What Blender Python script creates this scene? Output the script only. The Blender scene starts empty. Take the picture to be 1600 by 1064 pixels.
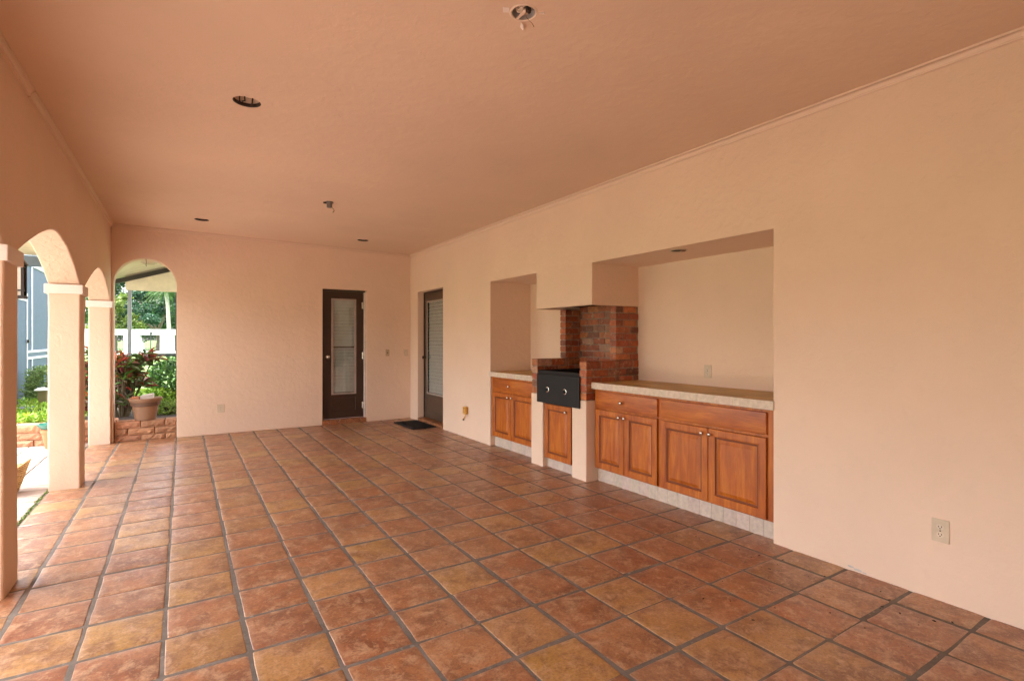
import bpy, bmesh, math, random
import numpy as np
from mathutils import Vector, Matrix, noise as mnoise
random.seed(7); RNG = np.random.default_rng(11)
PI = math.pi
scene = bpy.context.scene
COL = scene.collection

# ------------------------------------------------------------------ node helpers
class NT:
    def __init__(s, name):
        s.m = bpy.data.materials.new(name); s.m.use_nodes = True
        s.t = s.m.node_tree; s.t.nodes.clear()
        s.out = s.t.nodes.new('ShaderNodeOutputMaterial')
        s.b = s.t.nodes.new('ShaderNodeBsdfPrincipled')
        s.t.links.new(s.b.outputs[0], s.out.inputs[0])
        s._co = None
    def n(s, kind, **kw):
        x = s.t.nodes.new('ShaderNode' + kind)
        for k, v in kw.items(): setattr(x, k, v)
        return x
    def put(s, sock, v):
        if isinstance(v, bpy.types.NodeSocket): s.t.links.new(v, sock)
        elif isinstance(v, (tuple, list)) and len(v) == 3 and sock.type == 'RGBA': sock.default_value = (*v, 1)
        else: sock.default_value = v
    def co(s):
        if s._co is None: s._co = s.n('TexCoord').outputs['Object']
        return s._co
    def map(s, scale=(1, 1, 1), rot=(0, 0, 0)):
        x = s.n('Mapping'); s.t.links.new(s.co(), x.inputs[0])
        x.inputs['Scale'].default_value = scale; x.inputs['Rotation'].default_value = rot
        return x.outputs[0]
    def noise(s, scale, detail=3, rough=.55, vec=None, dist=0, four=None):
        x = s.n('TexNoise')
        if four is not None:
            x.noise_dimensions = '4D'; s.put(x.inputs['W'], four)
        s.put(x.inputs['Vector'], vec if vec is not None else s.co())
        x.inputs['Scale'].default_value = scale; x.inputs['Detail'].default_value = detail
        x.inputs['Roughness'].default_value = rough; x.inputs['Distortion'].default_value = dist
        return x.outputs[0]
    def ramp(s, fac, stops):
        x = s.n('ValToRGB'); s.put(x.inputs[0], fac)
        e = x.color_ramp.elements
        while len(e) < len(stops): e.new(.5)
        for i, (p, c) in enumerate(stops):
            e[i].position = p
            e[i].color = (*c, 1) if isinstance(c, (tuple, list)) else (c, c, c, 1)
        return x.outputs[0]
    def mix(s, fac, a, b, mode='MIX'):
        x = s.n('Mix', data_type='RGBA', blend_type=mode)
        s.put(x.inputs[0], fac); s.put(x.inputs[6], a); s.put(x.inputs[7], b)
        return x.outputs[2]
    def math(s, op, a, b=0.0):
        x = s.n('Math', operation=op); s.put(x.inputs[0], a); s.put(x.inputs[1], b)
        return x.outputs[0]
    def attr(s, name='Col'):
        return s.n('Attribute', attribute_name=name)
    def bump(s, h, strength=.5, dist=.003, chain=None):
        x = s.n('Bump'); s.put(x.inputs['Height'], h)
        x.inputs['Strength'].default_value = strength; x.inputs['Distance'].default_value = dist
        if chain is not None: s.t.links.new(chain, x.inputs['Normal'])
        return x.outputs[0]
    def done(s, color=None, rough=None, normal=None, **kw):
        if color is not None: s.put(s.b.inputs['Base Color'], color)
        if rough is not None: s.put(s.b.inputs['Roughness'], rough)
        if normal is not None: s.put(s.b.inputs['Normal'], normal)
        for k, v in kw.items(): s.put(s.b.inputs[k.replace('_', ' ')], v)
        return s.m

def mat_plain(name, c, rough=.5, metal=0., bump=0., bscale=60, **kw):
    t = NT(name)
    v = t.noise(9, 4)
    col = t.mix(t.ramp(v, [(.3, 0.), (.75, 1.)]), tuple(x * .86 for x in c), tuple(min(1, x * 1.08) for x in c))
    nm = t.bump(t.noise(bscale, 3), bump, .002) if bump else None
    return t.done(col, rough, nm, Metallic=metal, **kw)

def mat_stucco(name, c, b1=.35, b2=.25):
    t = NT(name)
    big = t.noise(.9, 4, .6)
    c1 = t.mix(t.ramp(big, [(.3, 0.), (.72, 1.)]), tuple(x * .94 for x in c), tuple(min(1, x * 1.03) for x in c))
    c1 = t.mix(t.math('MULTIPLY', t.ramp(t.noise(14, 5, .7), [(.55, 0.), (.8, 1.)]), .2), c1, tuple(x * .8 for x in c))
    n1 = t.bump(t.noise(85, 4, .65), b1, .0022)
    n2 = t.bump(t.ramp(t.noise(17, 3, .5, dist=.6), [(.42, 0.), (.62, 1.)]), b2, .0025, n1)
    n3 = t.bump(t.noise(3.2, 2), .35, .012, n2)
    return t.done(c1, .88, n3, Specular_IOR_Level=.25)

PEACH = (.765, .585, .447)
M = {}
M['wall'] = mat_stucco('peach_stucco', PEACH, .6, .36)
M['ceil'] = mat_stucco('peach_ceiling', (.725, .54, .40), .4, .24)
M['rough'] = mat_stucco('rough_stucco', PEACH, .8, .9)
M['band'] = mat_stucco('pale_band', (.84, .76, .70), .3, .2)
_t = NT('peach_trim'); M['trim'] = _t.done((.74, .56, .43), .55)
M['trimw'] = mat_plain('pale_jamb', (.72, .60, .52), .5)

def mat_tile():
    t = NT('saltillo_tile')
    a = t.attr('Col'); sep = t.n('SeparateColor'); t.t.links.new(a.outputs[0], sep.inputs[0])
    r, g, b = sep.outputs
    w = t.math('MULTIPLY', g, 37.)
    base = t.ramp(r, [(0, (.20, .060, .024)), (.16, (.36, .125, .046)), (.32, (.25, .072, .030)), (.48, (.38, .165, .062)), (.62, (.31, .095, .038)), (.76, (.40, .205, .068)), (.90, (.40, .215, .052)), (1., (.17, .056, .027))])
    n1 = t.noise(3.4, 5, .6, four=w, dist=.4)
    c = t.mix(t.math('MULTIPLY', t.ramp(n1, [(.34, 0.), (.66, 1.)]), .8), base, t.mix(.5, base, (.55, .29, .14)))
    n2 = t.noise(6.5, 7, .68, four=w, dist=.45)
    c = t.mix(t.math('MULTIPLY', t.ramp(n2, [(.45, 0.), (.58, 1.)]), .72), c, (.15, .046, .020))
    n3 = t.noise(13, 7, .74, four=w, dist=.5)
    c = t.mix(t.math('MULTIPLY', t.ramp(n3, [(.49, 0.), (.61, 1.)]), .74), c, (.56, .345, .20))
    c = t.mix(t.math('MULTIPLY', t.ramp(t.noise(1.1, 5, .6), [(.42, 0.), (.68, 1.)]), .20), c, (.44, .30, .21))
    c = t.mix(t.math('MULTIPLY', t.ramp(t.noise(70, 4, .7), [(.40, 1.), (.52, 0.)]), .38), c, (.12, .040, .020))
    c = t.mix(t.math('MULTIPLY', t.ramp(t.noise(34, 6, .75, dist=1.2), [(.55, 0.), (.63, 1.)]), .5), c, (.58, .38, .23))
    # pale lime bloom on the worn rims and dark pits
    c = t.mix(t.math('MULTIPLY', t.math('MULTIPLY', b, t.ramp(t.noise(22, 4, .7), [(.42, 0.), (.66, 1.)])), .5), c, (.42, .29, .20))
    v = t.n('TexVoronoi'); t.put(v.inputs['Vector'], t.co()); v.inputs['Scale'].default_value = 9
    pit = t.ramp(v.outputs['Distance'], [(.03, 1.), (.075, 0.)])
    pit = t.math('MULTIPLY', pit, t.ramp(t.noise(1.7, 2), [(.46, 0.), (.58, 1.)]))
    c = t.mix(t.math('MULTIPLY', pit, .85), c, (.04, .018, .012))
    hsv = t.n('HueSaturation'); t.put(hsv.inputs['Color'], c); hsv.inputs['Saturation'].default_value = 1.03; hsv.inputs['Value'].default_value = .95; c = hsv.outputs[0]
    rough = t.ramp(t.noise(7, 5, .6, four=w), [(.3, .34), (.7, .56)])
    nm = t.bump(t.noise(9, 4, .6, four=w), .45, .006)
    nm = t.bump(t.noise(75, 3), .14, .002, nm)
    nm = t.bump(pit, -.4, .003, nm)
    return t.done(c, rough, nm, Specular_IOR_Level=.6, Coat_Weight=.4, Coat_Roughness=.38)
M['tile'] = mat_tile()
def mat_grout():
    t = NT('grout')
    c = t.mix(t.ramp(t.noise(6, 5, .7), [(.3, 0.), (.7, 1.)]), (.105, .084, .066), (.21, .175, .145))
    c = t.mix(t.math('MULTIPLY', t.ramp(t.noise(23, 4, .7), [(.60, 0.), (.72, 1.)]), .5), c, (.42, .37, .31))
    return t.done(c, .9, t.bump(t.noise(90, 4, .7), .5, .004))
M['grout'] = mat_grout()
def mat_paver():
    t = NT('pale_paver')
    a = t.attr('Col'); sep = t.n('SeparateColor'); t.t.links.new(a.outputs[0], sep.inputs[0])
    base = t.ramp(sep.outputs[0], [(0, (.34, .255, .215)), (.5, (.41, .33, .285)), (1, (.36, .265, .22))])
    c = t.mix(t.math('MULTIPLY', t.noise(14, 5, .7), .4), base, (.35, .29, .25))
    return t.done(c, .8, t.bump(t.noise(60, 4), .4, .003))
M['paver'] = mat_paver()
def mat_attr(name, rough=.8, scale=40, var=.35, bump=.4, spec=.4, dark=.55, bd=.003, **kw):
    t = NT(name); a = t.attr('Col').outputs[0]
    n = t.ramp(t.noise(scale, 5, .65), [(.3, 0.), (.7, 1.)])
    dk = t.mix(1., a, (dark, dark, dark), 'MULTIPLY')
    c = t.mix(t.math('MULTIPLY', n, var), a, dk)
    return t.done(c, rough, t.bump(t.noise(scale * 1.6, 4), bump, bd), Specular_IOR_Level=spec, **kw)
def mat_brick():
    t = NT('clay_brick'); a = t.attr('Col').outputs[0]
    n = t.ramp(t.noise(26, 5, .7), [(.35, 0.), (.65, 1.)])
    c = t.mix(t.math('MULTIPLY', n, .7), a, t.mix(1., a, (.36, .30, .28), 'MULTIPLY'))
    c = t.mix(t.math('MULTIPLY', t.ramp(t.noise(19, 6, .75, dist=.5), [(.56, 0.), (.66, 1.)]), .55), c, (.55, .40, .29))
    return t.done(c, t.ramp(t.noise(12, 3), [(.3, .3), (.7, .6)]), t.bump(t.noise(55, 5, .7), .7, .004), Specular_IOR_Level=.5)
M['brick'] = mat_brick()
M['block'] = mat_attr('split_block', .9, 30, .5, .9, .3, .55, .012)
M['stone'] = mat_attr('travertine_tile', .6, 32, .8, .4, .4, .66)
M['top'] = mat_attr('counter_tile', .45, 22, .4, .2, .4, .7)
M['mortar'] = mat_plain('mortar', (.24, .17, .125), .9, bump=.4)
M['soot'] = mat_plain('soot', (.012, .010, .009), .8, bump=.3)
def mat_wood(name, horiz=False):
    t = NT(name)
    oi = t.n('ObjectInfo').outputs['Random']
    v = t.map((9, 9, 1.1) if not horiz else (9, 1.1, 9))
    n = t.noise(2.2, 5, .6, vec=v, dist=.9, four=t.math('MULTIPLY', oi, 40.))
    f = t.noise(15, 4, .6, vec=v)
    c = t.ramp(n, [(.3, (.24, .045, .0035)), (.5, (.41, .098, .006)), (.72, (.58, .185, .018))])
    c = t.mix(t.math('MULTIPLY', t.ramp(f, [(.5, 0.), (.7, 1.)]), .3), c, (.20, .043, .010))
    c = t.mix(t.math('MULTIPLY', t.ramp(t.noise(5, 3), [(.4, 0.), (.75, 1.)]), .35), c, (.50, .17, .028))
    return t.done(c, .40, t.bump(f, .06, .001), Specular_IOR_Level=.45, Coat_Weight=.12, Coat_Roughness=.25)
M['wood'] = mat_wood('cherry_wood'); M['woodh'] = mat_wood('cherry_wood_across', True)
M['glaze'] = mat_plain('dark_wood_glaze', (.19, .044, .007), .5)
M['steel'] = mat_plain('satin_nickel', (.62, .58, .52), .25, 1.)
M['blacksteel'] = mat_plain('black_enamel', (.010, .010, .011), .5, bump=.05, Specular_IOR_Level=.3)
M['black'] = mat_plain('black_rubber', (.010, .010, .011), .85, bump=.5, bscale=220)
M['darkbrown'] = mat_plain('dark_brown_paint', (.040, .019, .011), .38, bump=.05)
M['brownpaint'] = mat_plain('brown_paint', (.085, .052, .034), .45)
M['ivory'] = mat_plain('ivory_plastic', (.62, .50, .36), .4)
M['ivoryd'] = mat_plain('ivory_receptacle', (.68, .57, .43), .35)
M['slot'] = mat_plain('dark_slot', (.03, .018, .012), .7)
M['tan'] = mat_plain('tan_plate', (.50, .36, .22), .45)
M['yellow'] = mat_plain('yellow_plastic', (.62, .33, .06), .45)
M['cord'] = mat_plain('dark_cord', (.06, .04, .03), .6)
M['whitem'] = mat_plain('white_metal', (.78, .80, .82), .4)
M['screen'] = mat_plain('blue_grey_screen', (.052, .084, .14), .65)
M['screenlow'] = mat_plain('blue_grey_kick', (.06, .09, .15), .6)
M['slate'] = mat_plain('slate_blue_metal', (.14, .20, .27), .45)
M['grey'] = mat_plain('grey_metal', (.30, .34, .38), .45)
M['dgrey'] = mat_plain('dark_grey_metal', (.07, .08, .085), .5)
M['galvd'] = mat_plain('dull_zinc', (.20, .19, .18), .5, .3)
M['galv'] = mat_plain('galvanised', (.50, .47, .44), .5, .3)
M['white'] = mat_plain('white_render', (.80, .79, .78), .8, bump=.2)
M['beige'] = mat_plain('beige_panel', (.80, .72, .54), .7)
M['soffit'] = mat_plain('cream_soffit', (.80, .68, .52), .7)
M['darkbeam'] = mat_plain('dark_beam', (.03, .026, .018), .6)
M['pot'] = mat_plain('pot_clay', (.29, .165, .095), .75, bump=.3)
M['potdark'] = mat_plain('pot_band', (.13, .07, .045), .75, bump=.3)
M['clay'] = mat_plain('terracotta', (.52, .20, .085), .75, bump=.3)
M['teal'] = mat_plain('teal_glaze', (.05, .22, .17), .25)
M['wicker'] = None
M['blockw'] = mat_plain('pale_concrete', (.72, .69, .64), .85, bump=.5)
M['soil'] = mat_plain('dark_mulch', (.055, .035, .022), .95, bump=.9, bscale=30)
M['bark'] = mat_plain('bark', (.16, .12, .09), .95, bump=.8, bscale=20)
M['palmbark'] = mat_plain('palm_bark', (.42, .38, .33), .9, bump=.6, bscale=14)
M['stem'] = mat_plain('stem', (.13, .10, .055), .8)
M['iron'] = mat_plain('black_iron', (.03, .03, .032), .5)
M['blind'] = mat_plain('blind_slat', (.52, .54, .53), .5)
M['bead'] = mat_plain('glazing_bead', (.36, .30, .26), .5)
M['copper'] = mat_plain('copper_wire', (.20, .09, .04), .4)
M['canin'] = mat_plain('can_lining', (.78, .62, .48), .5)

def mat_wicker():
    t = NT('wicker')
    w1 = t.n('TexWave', wave_type='BANDS', bands_direction='Z'); t.put(w1.inputs[0], t.co())
    w1.inputs['Scale'].default_value = 16; w1.inputs['Distortion'].default_value = 6; w1.inputs['Detail Scale'].default_value = 3
    c = t.mix(w1.outputs[1], (.34, .18, .055), (.70, .46, .19))
    return t.done(c, .7, t.bump(w1.outputs[1], .9, .012))
M['wicker'] = mat_wicker()
def mat_grass():
    t = NT('lawn_grass')
    c = t.mix(t.ramp(t.noise(2.5, 6, .7), [(.3, 0.), (.7, 1.)]), (.055, .115, .018), (.12, .20, .035))
    return t.done(c, .9, t.bump(t.noise(40, 4), .8, .03))
M['grass'] = mat_grass()
def mat_leaf(name):
    t = NT(name); a = t.attr('Col').outputs[0]
    d = t.n('BsdfTranslucent'); t.put(d.inputs[0], a)
    ms = t.n('MixShader'); ms.inputs[0].default_value = .28
    t.put(t.b.inputs['Base Color'], a); t.b.inputs['Roughness'].default_value = .42
    t.t.links.new(t.b.outputs[0], ms.inputs[1]); t.t.links.new(d.outputs[0], ms.inputs[2])
    t.t.links.new(ms.outputs[0], t.out.inputs[0])
    return t.m
M['leaf'] = mat_leaf('foliage')
def mat_glass(name):
    t = NT(name)
    g = t.n('BsdfGlossy'); g.inputs['Roughness'].default_value = .04; g.inputs[0].default_value = (.9, .95, 1, 1)
    tr = t.n('BsdfTransparent'); tr.inputs[0].default_value = (.90, .93, .92, 1)
    f = t.n('LayerWeight')
    ms = t.n('MixShader'); t.t.links.new(t.math('ADD', t.math('MULTIPLY', t.math('POWER', f.outputs[1], 4.), .8), .07), ms.inputs[0])
    t.t.links.new(tr.outputs[0], ms.inputs[1]); t.t.links.new(g.outputs[0], ms.inputs[2])
    t.t.links.new(ms.outputs[0], t.out.inputs[0])
    return t.m
M['glass'] = mat_glass('clear_pane')
M['frost'] = mat_plain('frosted_glass', (.75, .72, .66), .3)

# ------------------------------------------------------------------ object helpers
ORG = {}
def tag(o, label=None, cat=None, group=None, kind=None):
    if label: o['label'] = label
    if cat: o['category'] = cat
    if group: o['group'] = group
    if kind: o['kind'] = kind
    return o
def thing(name, label, cat, loc=(0, 0, 0), group=None):
    o = bpy.data.objects.new(name, None); COL.objects.link(o); o.location = loc
    o.empty_display_size = .1
    ORG[o] = Vector(loc)
    return tag(o, label, cat, group)
def link(name, me, mat, parent, org):
    o = bpy.data.objects.new(name, me); COL.objects.link(o)
    if mat is not None:
        for m_ in (mat if isinstance(mat, (list, tuple)) else [mat]): me.materials.append(m_)
    if parent is not None:
        o.parent = parent; ORG[o] = ORG[parent]
    else:
        o.location = org; ORG[o] = Vector(org)
    return o
def obj(name, bm, mat, parent=None, org=None, smooth=None, bevel=0, seg=2):
    """links a world-space bmesh as ONE mesh object (child of parent, or with its own origin)"""
    og = ORG[parent] if parent is not None else Vector(org if org is not None else (0, 0, 0))
    bmesh.ops.translate(bm, verts=bm.verts, vec=-og)
    bmesh.ops.recalc_face_normals(bm, faces=bm.faces)
    me = bpy.data.meshes.new(name); bm.to_mesh(me); bm.free()
    if smooth is not None:
        me.polygons.foreach_set('use_smooth', [True] * len(me.polygons))
        if smooth < 180: me.set_sharp_from_angle(angle=math.radians(smooth))
    o = link(name, me, mat, parent, og)
    if bevel:
        b = o.modifiers.new('bevel', 'BEVEL'); b.width = bevel; b.segments = seg
        b.limit_method = 'ANGLE'; b.angle_limit = math.radians(35); b.use_clamp_overlap = True
    return o
def BM(): return bmesh.new()
def box(bm, x0, x1, y0, y1, z0, z1, col=None):
    v = [bm.verts.new(p) for p in [(x0,y0,z0),(x1,y0,z0),(x1,y1,z0),(x0,y1,z0),(x0,y0,z1),(x1,y0,z1),(x1,y1,z1),(x0,y1,z1)]]
    fs = [bm.faces.new([v[i] for i in q]) for q in [(3,2,1,0),(4,5,6,7),(0,1,5,4),(1,2,6,5),(2,3,7,6),(3,0,4,7)]]
    if col is not None: paint(bm, fs, col)
    return v
def paint(bm, fs, col):
    ly = bm.loops.layers.float_color.get('Col') or bm.loops.layers.float_color.new('Col')
    for f in fs:
        for l in f.loops: l[ly] = (*col, 1)
def quad(bm, pts, mi=0):
    f = bm.faces.new([bm.verts.new(p) for p in pts]); f.material_index = mi; return f
def prism(bm, pts, vec):
    """closed outline (3d points) extruded along vec"""
    vec = Vector(vec)
    a = [bm.verts.new(p) for p in pts]; b = [bm.verts.new(Vector(p) + vec) for p in pts]
    n = len(pts)
    bm.faces.new(a[::-1]); bm.faces.new(b)
    for i in range(n): bm.faces.new([a[i], a[(i+1) % n], b[(i+1) % n], b[i]])
def voxels(solid, carve=()):
    """welded boundary surface of a union of boxes minus carve boxes"""
    ax = [sorted({round(b[2*k+j], 5) for b in list(solid) + list(carve) for j in (0, 1)}) for k in range(3)]
    n = [len(a) - 1 for a in ax]
    occ = np.zeros(n, bool)
    mid = [[(a[i] + a[i+1]) / 2 for i in range(len(a) - 1)] for a in ax]
    for bs, val in ((solid, True), (carve, False)):
        for b in bs:
            s = [[b[2*k] < m < b[2*k+1] for m in mid[k]] for k in range(3)]
            occ[np.ix_(*[np.where(q)[0] for q in s])] = val
    bm = BM(); vd = {}
    def V(i, j, k):
        if (i, j, k) not in vd: vd[(i, j, k)] = bm.verts.new((ax[0][i], ax[1][j], ax[2][k]))
        return vd[(i, j, k)]
    for i in range(n[0]):
        for j in range(n[1]):
            for k in range(n[2]):
                if not occ[i, j, k]: continue
                for d, c in (((-1,0,0), [(0,0,0),(0,0,1),(0,1,1),(0,1,0)]), ((1,0,0), [(1,0,0),(1,1,0),(1,1,1),(1,0,1)]),
                             ((0,-1,0), [(0,0,0),(1,0,0),(1,0,1),(0,0,1)]), ((0,1,0), [(0,1,0),(0,1,1),(1,1,1),(1,1,0)]),
                             ((0,0,-1), [(0,0,0),(0,1,0),(1,1,0),(1,0,0)]), ((0,0,1), [(0,0,1),(1,0,1),(1,1,1),(0,1,1)])):
                    q = (i+d[0], j+d[1], k+d[2])
                    if all(0 <= q[e] < n[e] for e in range(3)) and occ[q]: continue
                    bm.faces.new([V(i+a, j+b, k+g) for a, b, g in c])
    return bm
def lathe(bm, prof, c, seg=28, axis='z', closed=False):
    """prof: (radius, height) list revolved about the axis through c"""
    rings = []
    for r, h in prof:
        ring = []
        for i in range(seg):
            a = 2 * PI * i / seg; p, q = r * math.cos(a), r * math.sin(a)
            if axis == 'z': co = (c[0]+p, c[1]+q, c[2]+h)
            elif axis == 'x': co = (c[0]+h, c[1]+p, c[2]+q)
            else: co = (c[0]+p, c[1]+h, c[2]+q)
            ring.append(bm.verts.new(co))
        rings.append(ring)
    for a, b in zip(rings, rings[1:]):
        for i in range(seg): bm.faces.new([a[i], a[(i+1) % seg], b[(i+1) % seg], b[i]])
    if prof[0][0] > 1e-6: bm.faces.new(rings[0][::-1])
    if prof[-1][0] > 1e-6: bm.faces.new(rings[-1])
def tube(bm, pts, r, seg=8):
    """tapered tube; r is a number or a list"""
    pts = [Vector(p) for p in pts]; n = len(pts)
    rs = r if isinstance(r, (list, tuple)) else [r] * n
    up = Vector((0.13, .27, .95)); prev = None; first = None
    for i, p in enumerate(pts):
        d = (pts[min(i+1, n-1)] - pts[max(i-1, 0)]).normalized()
        s = d.cross(up)
        if s.length < .05: s = d.cross(Vector((1, 0, 0)))
        s.normalize(); t = s.cross(d)
        ring = [bm.verts.new(p + rs[i] * (s * math.cos(2*PI*k/seg) + t * math.sin(2*PI*k/seg))) for k in range(seg)]
        if prev:
            for k in range(seg): bm.faces.new([prev[k], prev[(k+1) % seg], ring[(k+1) % seg], ring[k]])
        else: first = ring
        prev = ring
    bm.faces.new(first[::-1]); bm.faces.new(prev)

# ------------------------------------------------------------------ main dimensions (metres)
XR, XB = 3.31, 3.93            # cooking-wall plane, alcove back plane
YB = 8.53                      # end-wall plane
XA, XO = -.785, -1.01          # arcade inner and outer planes
Y0 = -1.10                      # near end of the porch (behind the camera)
SLOPE = -.0155
def zc(x): return 2.842 + SLOPE * x
TOP = 3.02

# ------------------------------------------------------------------ floor
def tile_field(x0, x1, y0, y1, px, py, ox, oy, gap, z, dome=.0015, jit=.0048):
    bm = BM(); ly = bm.loops.layers.float_color.new('Col')
    i0, i1 = math.floor((x0-ox)/px), math.ceil((x1-ox)/px)
    j0, j1 = math.floor((y0-oy)/py), math.ceil((y1-oy)/py)
    for i in range(i0, i1):
        dx = random.uniform(-jit, jit) * .5
        for j in range(j0, j1):
            cx, cy = ox + (i+.5)*px + dx, oy + (j+.5)*py + random.uniform(-jit, jit)*1.3
            hx, hy = (px-(gap[0] if isinstance(gap, tuple) else gap))/2 + random.uniform(-jit, jit)*.6, (py-(gap[1] if isinstance(gap, tuple) else gap))/2 + random.uniform(-jit, jit)*.6
            rot = random.gauss(0, .010)
            jt = [(random.uniform(-1, 1)*jit*.5, random.uniform(-1, 1)*jit*.5) for _ in range(20)]
            def ring(ins, zz, rad, js=1.):
                out = []; cs = ((1,1),(-1,1),(-1,-1),(1,-1))
                for q, (sx, sy) in enumerate(cs):
                    a0 = math.atan2(sy, sx) - PI/4
                    pts = []
                    for k in range(3):
                        a = a0 + k*PI/4
                        pts.append((sx*(hx-ins-rad) + rad*math.cos(a), sy*(hy-ins-rad) + rad*math.sin(a)))
                    nx_, ny_ = cs[(q+1) % 4]
                    nxt = (nx_*(hx-ins-rad) + rad*math.cos(a0+PI/2), ny_*(hy-ins-rad) + rad*math.sin(a0+PI/2))
                    for f_ in (1/3, 2/3): pts.append((pts[2][0] + (nxt[0]-pts[2][0])*f_, pts[2][1] + (nxt[1]-pts[2][1])*f_))
                    for k, (x, y) in enumerate(pts):
                        x += jt[q*5+k][0]*js; y += jt[q*5+k][1]*js
                        X, Y = cx + x - y*rot, cy + y + x*rot
                        out.append((min(max(X, x0), x1), min(max(Y, y0), y1), zz))
                return out
            if cx - hx > x1 - .03 or cx + hx < x0 + .03 or cy - hy > y1 - .03 or cy + hy < y0 + .03: continue
            tilt = random.gauss(0, .0005)
            rr = [[bm.verts.new((p[0], p[1], p[2] + tilt*(p[0]-cx)/hx)) for p in ring(*a)]
                  for a in ((0, z-.006, .009), (.0018, z-.0012, .009), (.006, z-.0002, .008), (.035, z+dome, .006, .3))]
            r = random.random(); g = random.random()
            fs = []
            for q, (a, b) in enumerate(zip(rr, rr[1:])):
                for k in range(20):
                    f = bm.faces.new([a[k], a[(k+1)%20], b[(k+1)%20], b[k]]); f.smooth = True
                    for l in f.loops:
                        edge = 1. if l.vert in rr[0] or l.vert in rr[1] else (.7 if l.vert in rr[2] else 0.)
                        l[ly] = (r, g, edge, 1)
            f = bm.faces.new(rr[-1]); f.smooth = True
            for l in f.loops: l[ly] = (r, g, 0, 1)
    return bm
bm = tile_field(XO+.012, 3.42, Y0, YB+.16, .3165, .32, -.387, 2.833-.32*20, (.0155, .0135), 0)
for f in bm.faces: f.material_index = 0
f = quad(bm, [(XO, Y0, -.0014), (3.6, Y0, -.0014), (3.6, 8.75, -.0014), (XO, 8.75, -.0014)], 1)
o = obj('floor', bm, [M['tile'], M['grout']]); tag(o, kind='structure')
bm = tile_field(-6.0, XO-.012, -7, 8.84, .305, .205, XO-.012, .1, .013, -.006, .0005, .004)
f = quad(bm, [(-6.2, -7, -.016), (XO-.001, -7, -.016), (XO-.001, 9.3, -.016), (-6.2, 9.3, -.016)], 1)
o = obj('patio', bm, [M['paver'], M['grout']]); tag(o, kind='structure')

# dry leaf crumbs blown against the cabinets
bm = BM()
for k in range(80):
    x = 3.2 - abs(random.gauss(0, .55)); y = random.uniform(1.2, 6.8) if k % 3 else random.gauss(1.4, .5)
    if x < 0: continue
    a = random.uniform(0, PI); l = random.choice((.003, .004, .005, .009)); w_ = l*random.uniform(.3, .7)
    c_, s_ = math.cos(a), math.sin(a)
    prism(bm, [(x + l*c_, y + l*s_, .0022), (x - w_*s_, y + w_*c_, .0030), (x - l*c_, y - l*s_, .0022), (x + w_*s_, y - w_*c_, .0034)], (0, 0, .0025))
o = obj('debris', bm, mat_plain('dry_leaf', (.045, .025, .015), .9)); tag(o, 'dark dry leaf crumbs scattered on the terracotta tiles', 'debris', kind='stuff')
# ------------------------------------------------------------------ ceiling with round cut-outs
HOLES = [(.343, 3.666, .080), (.204, 7.595, .080), (2.255, 7.71, .080), (1.303, 1.972, .055)]
def ceiling():
    bm = BM(); S = .16
    xs = sorted({XO, 3.6, *[h[0]-S for h in HOLES], *[h[0]+S for h in HOLES]})
    ys = sorted({Y0, 8.75, *[h[1]-S for h in HOLES], *[h[1]+S for h in HOLES]})
    P = lambda x, y: bm.verts.new((x, y, zc(x)))
    for a, b in zip(xs, xs[1:]):
        for c, d in zip(ys, ys[1:]):
            mx, my = (a+b)/2, (c+d)/2
            if any(abs(mx-h[0]) < S and abs(my-h[1]) < S for h in HOLES): continue
            bm.faces.new([P(a,c), P(a,d), P(b,d), P(b,c)])
    n = 32
    for hx, hy, r in HOLES:
        sq = []
        ci = []
        for k in range(n):
            a = 2*PI*k/n; cx, sy = math.cos(a), math.sin(a); m = max(abs(cx), abs(sy))
            sq.append((hx + S*cx/m, hy + S*sy/m)); ci.append((hx + r*cx, hy + r*sy))
        for k in range(n):
            q = (k+1) % n
            bm.faces.new([P(*ci[k]), P(*sq[k]), P(*sq[q]), P(*ci[q])])
    bmesh.ops.remove_doubles(bm, verts=bm.verts, dist=1e-5)
    # the roof deck above keeps the daylight out
    box(bm, XO-.02, 4.3, Y0, 8.78, TOP, TOP+.2)
    return bm
o = obj('ceiling', ceiling(), M['ceil']); tag(o, kind='structure')

# ------------------------------------------------------------------ cooking wall (right)
YN, YF = 2.012, 5.776          # alcove
H0, H1, HZ, AZ = 3.824, 4.753, 1.680, 2.080
D0, D1, DZ = 7.207, 8.200, 2.130
wall = thing('cooking_wall', 'long peach stucco wall with the cooking alcove and its hanging chimney hood', 'wall', (XR, 3, 0))
solid = [(XR, 4.2, Y0, 8.73, -.05, TOP)]
carve = [(XR, XB, YN, H0, -.06, AZ), (XR, XB, H1, YF, -.06, AZ), (XR, XB, H0, H1, -.06, HZ), (XR+.07, XB, H0+.07, H1-.07, HZ-.1, AZ-.02), (XR, 3.62, D0, D1, -.06, DZ)]
bm = voxels(solid, carve)
hood = wall
obj('wall', bm, M['wall'], wall, bevel=.006)
bm = voxels([(XR+.073, XB-.002, H0+.073, H1-.073, HZ+.035, AZ-.022)], [(XR+.08, XB-.012, H0+.08, H1-.08, HZ-.1, AZ-.03)])
obj('flue_lining', bm, M['soot'], hood)
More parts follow.
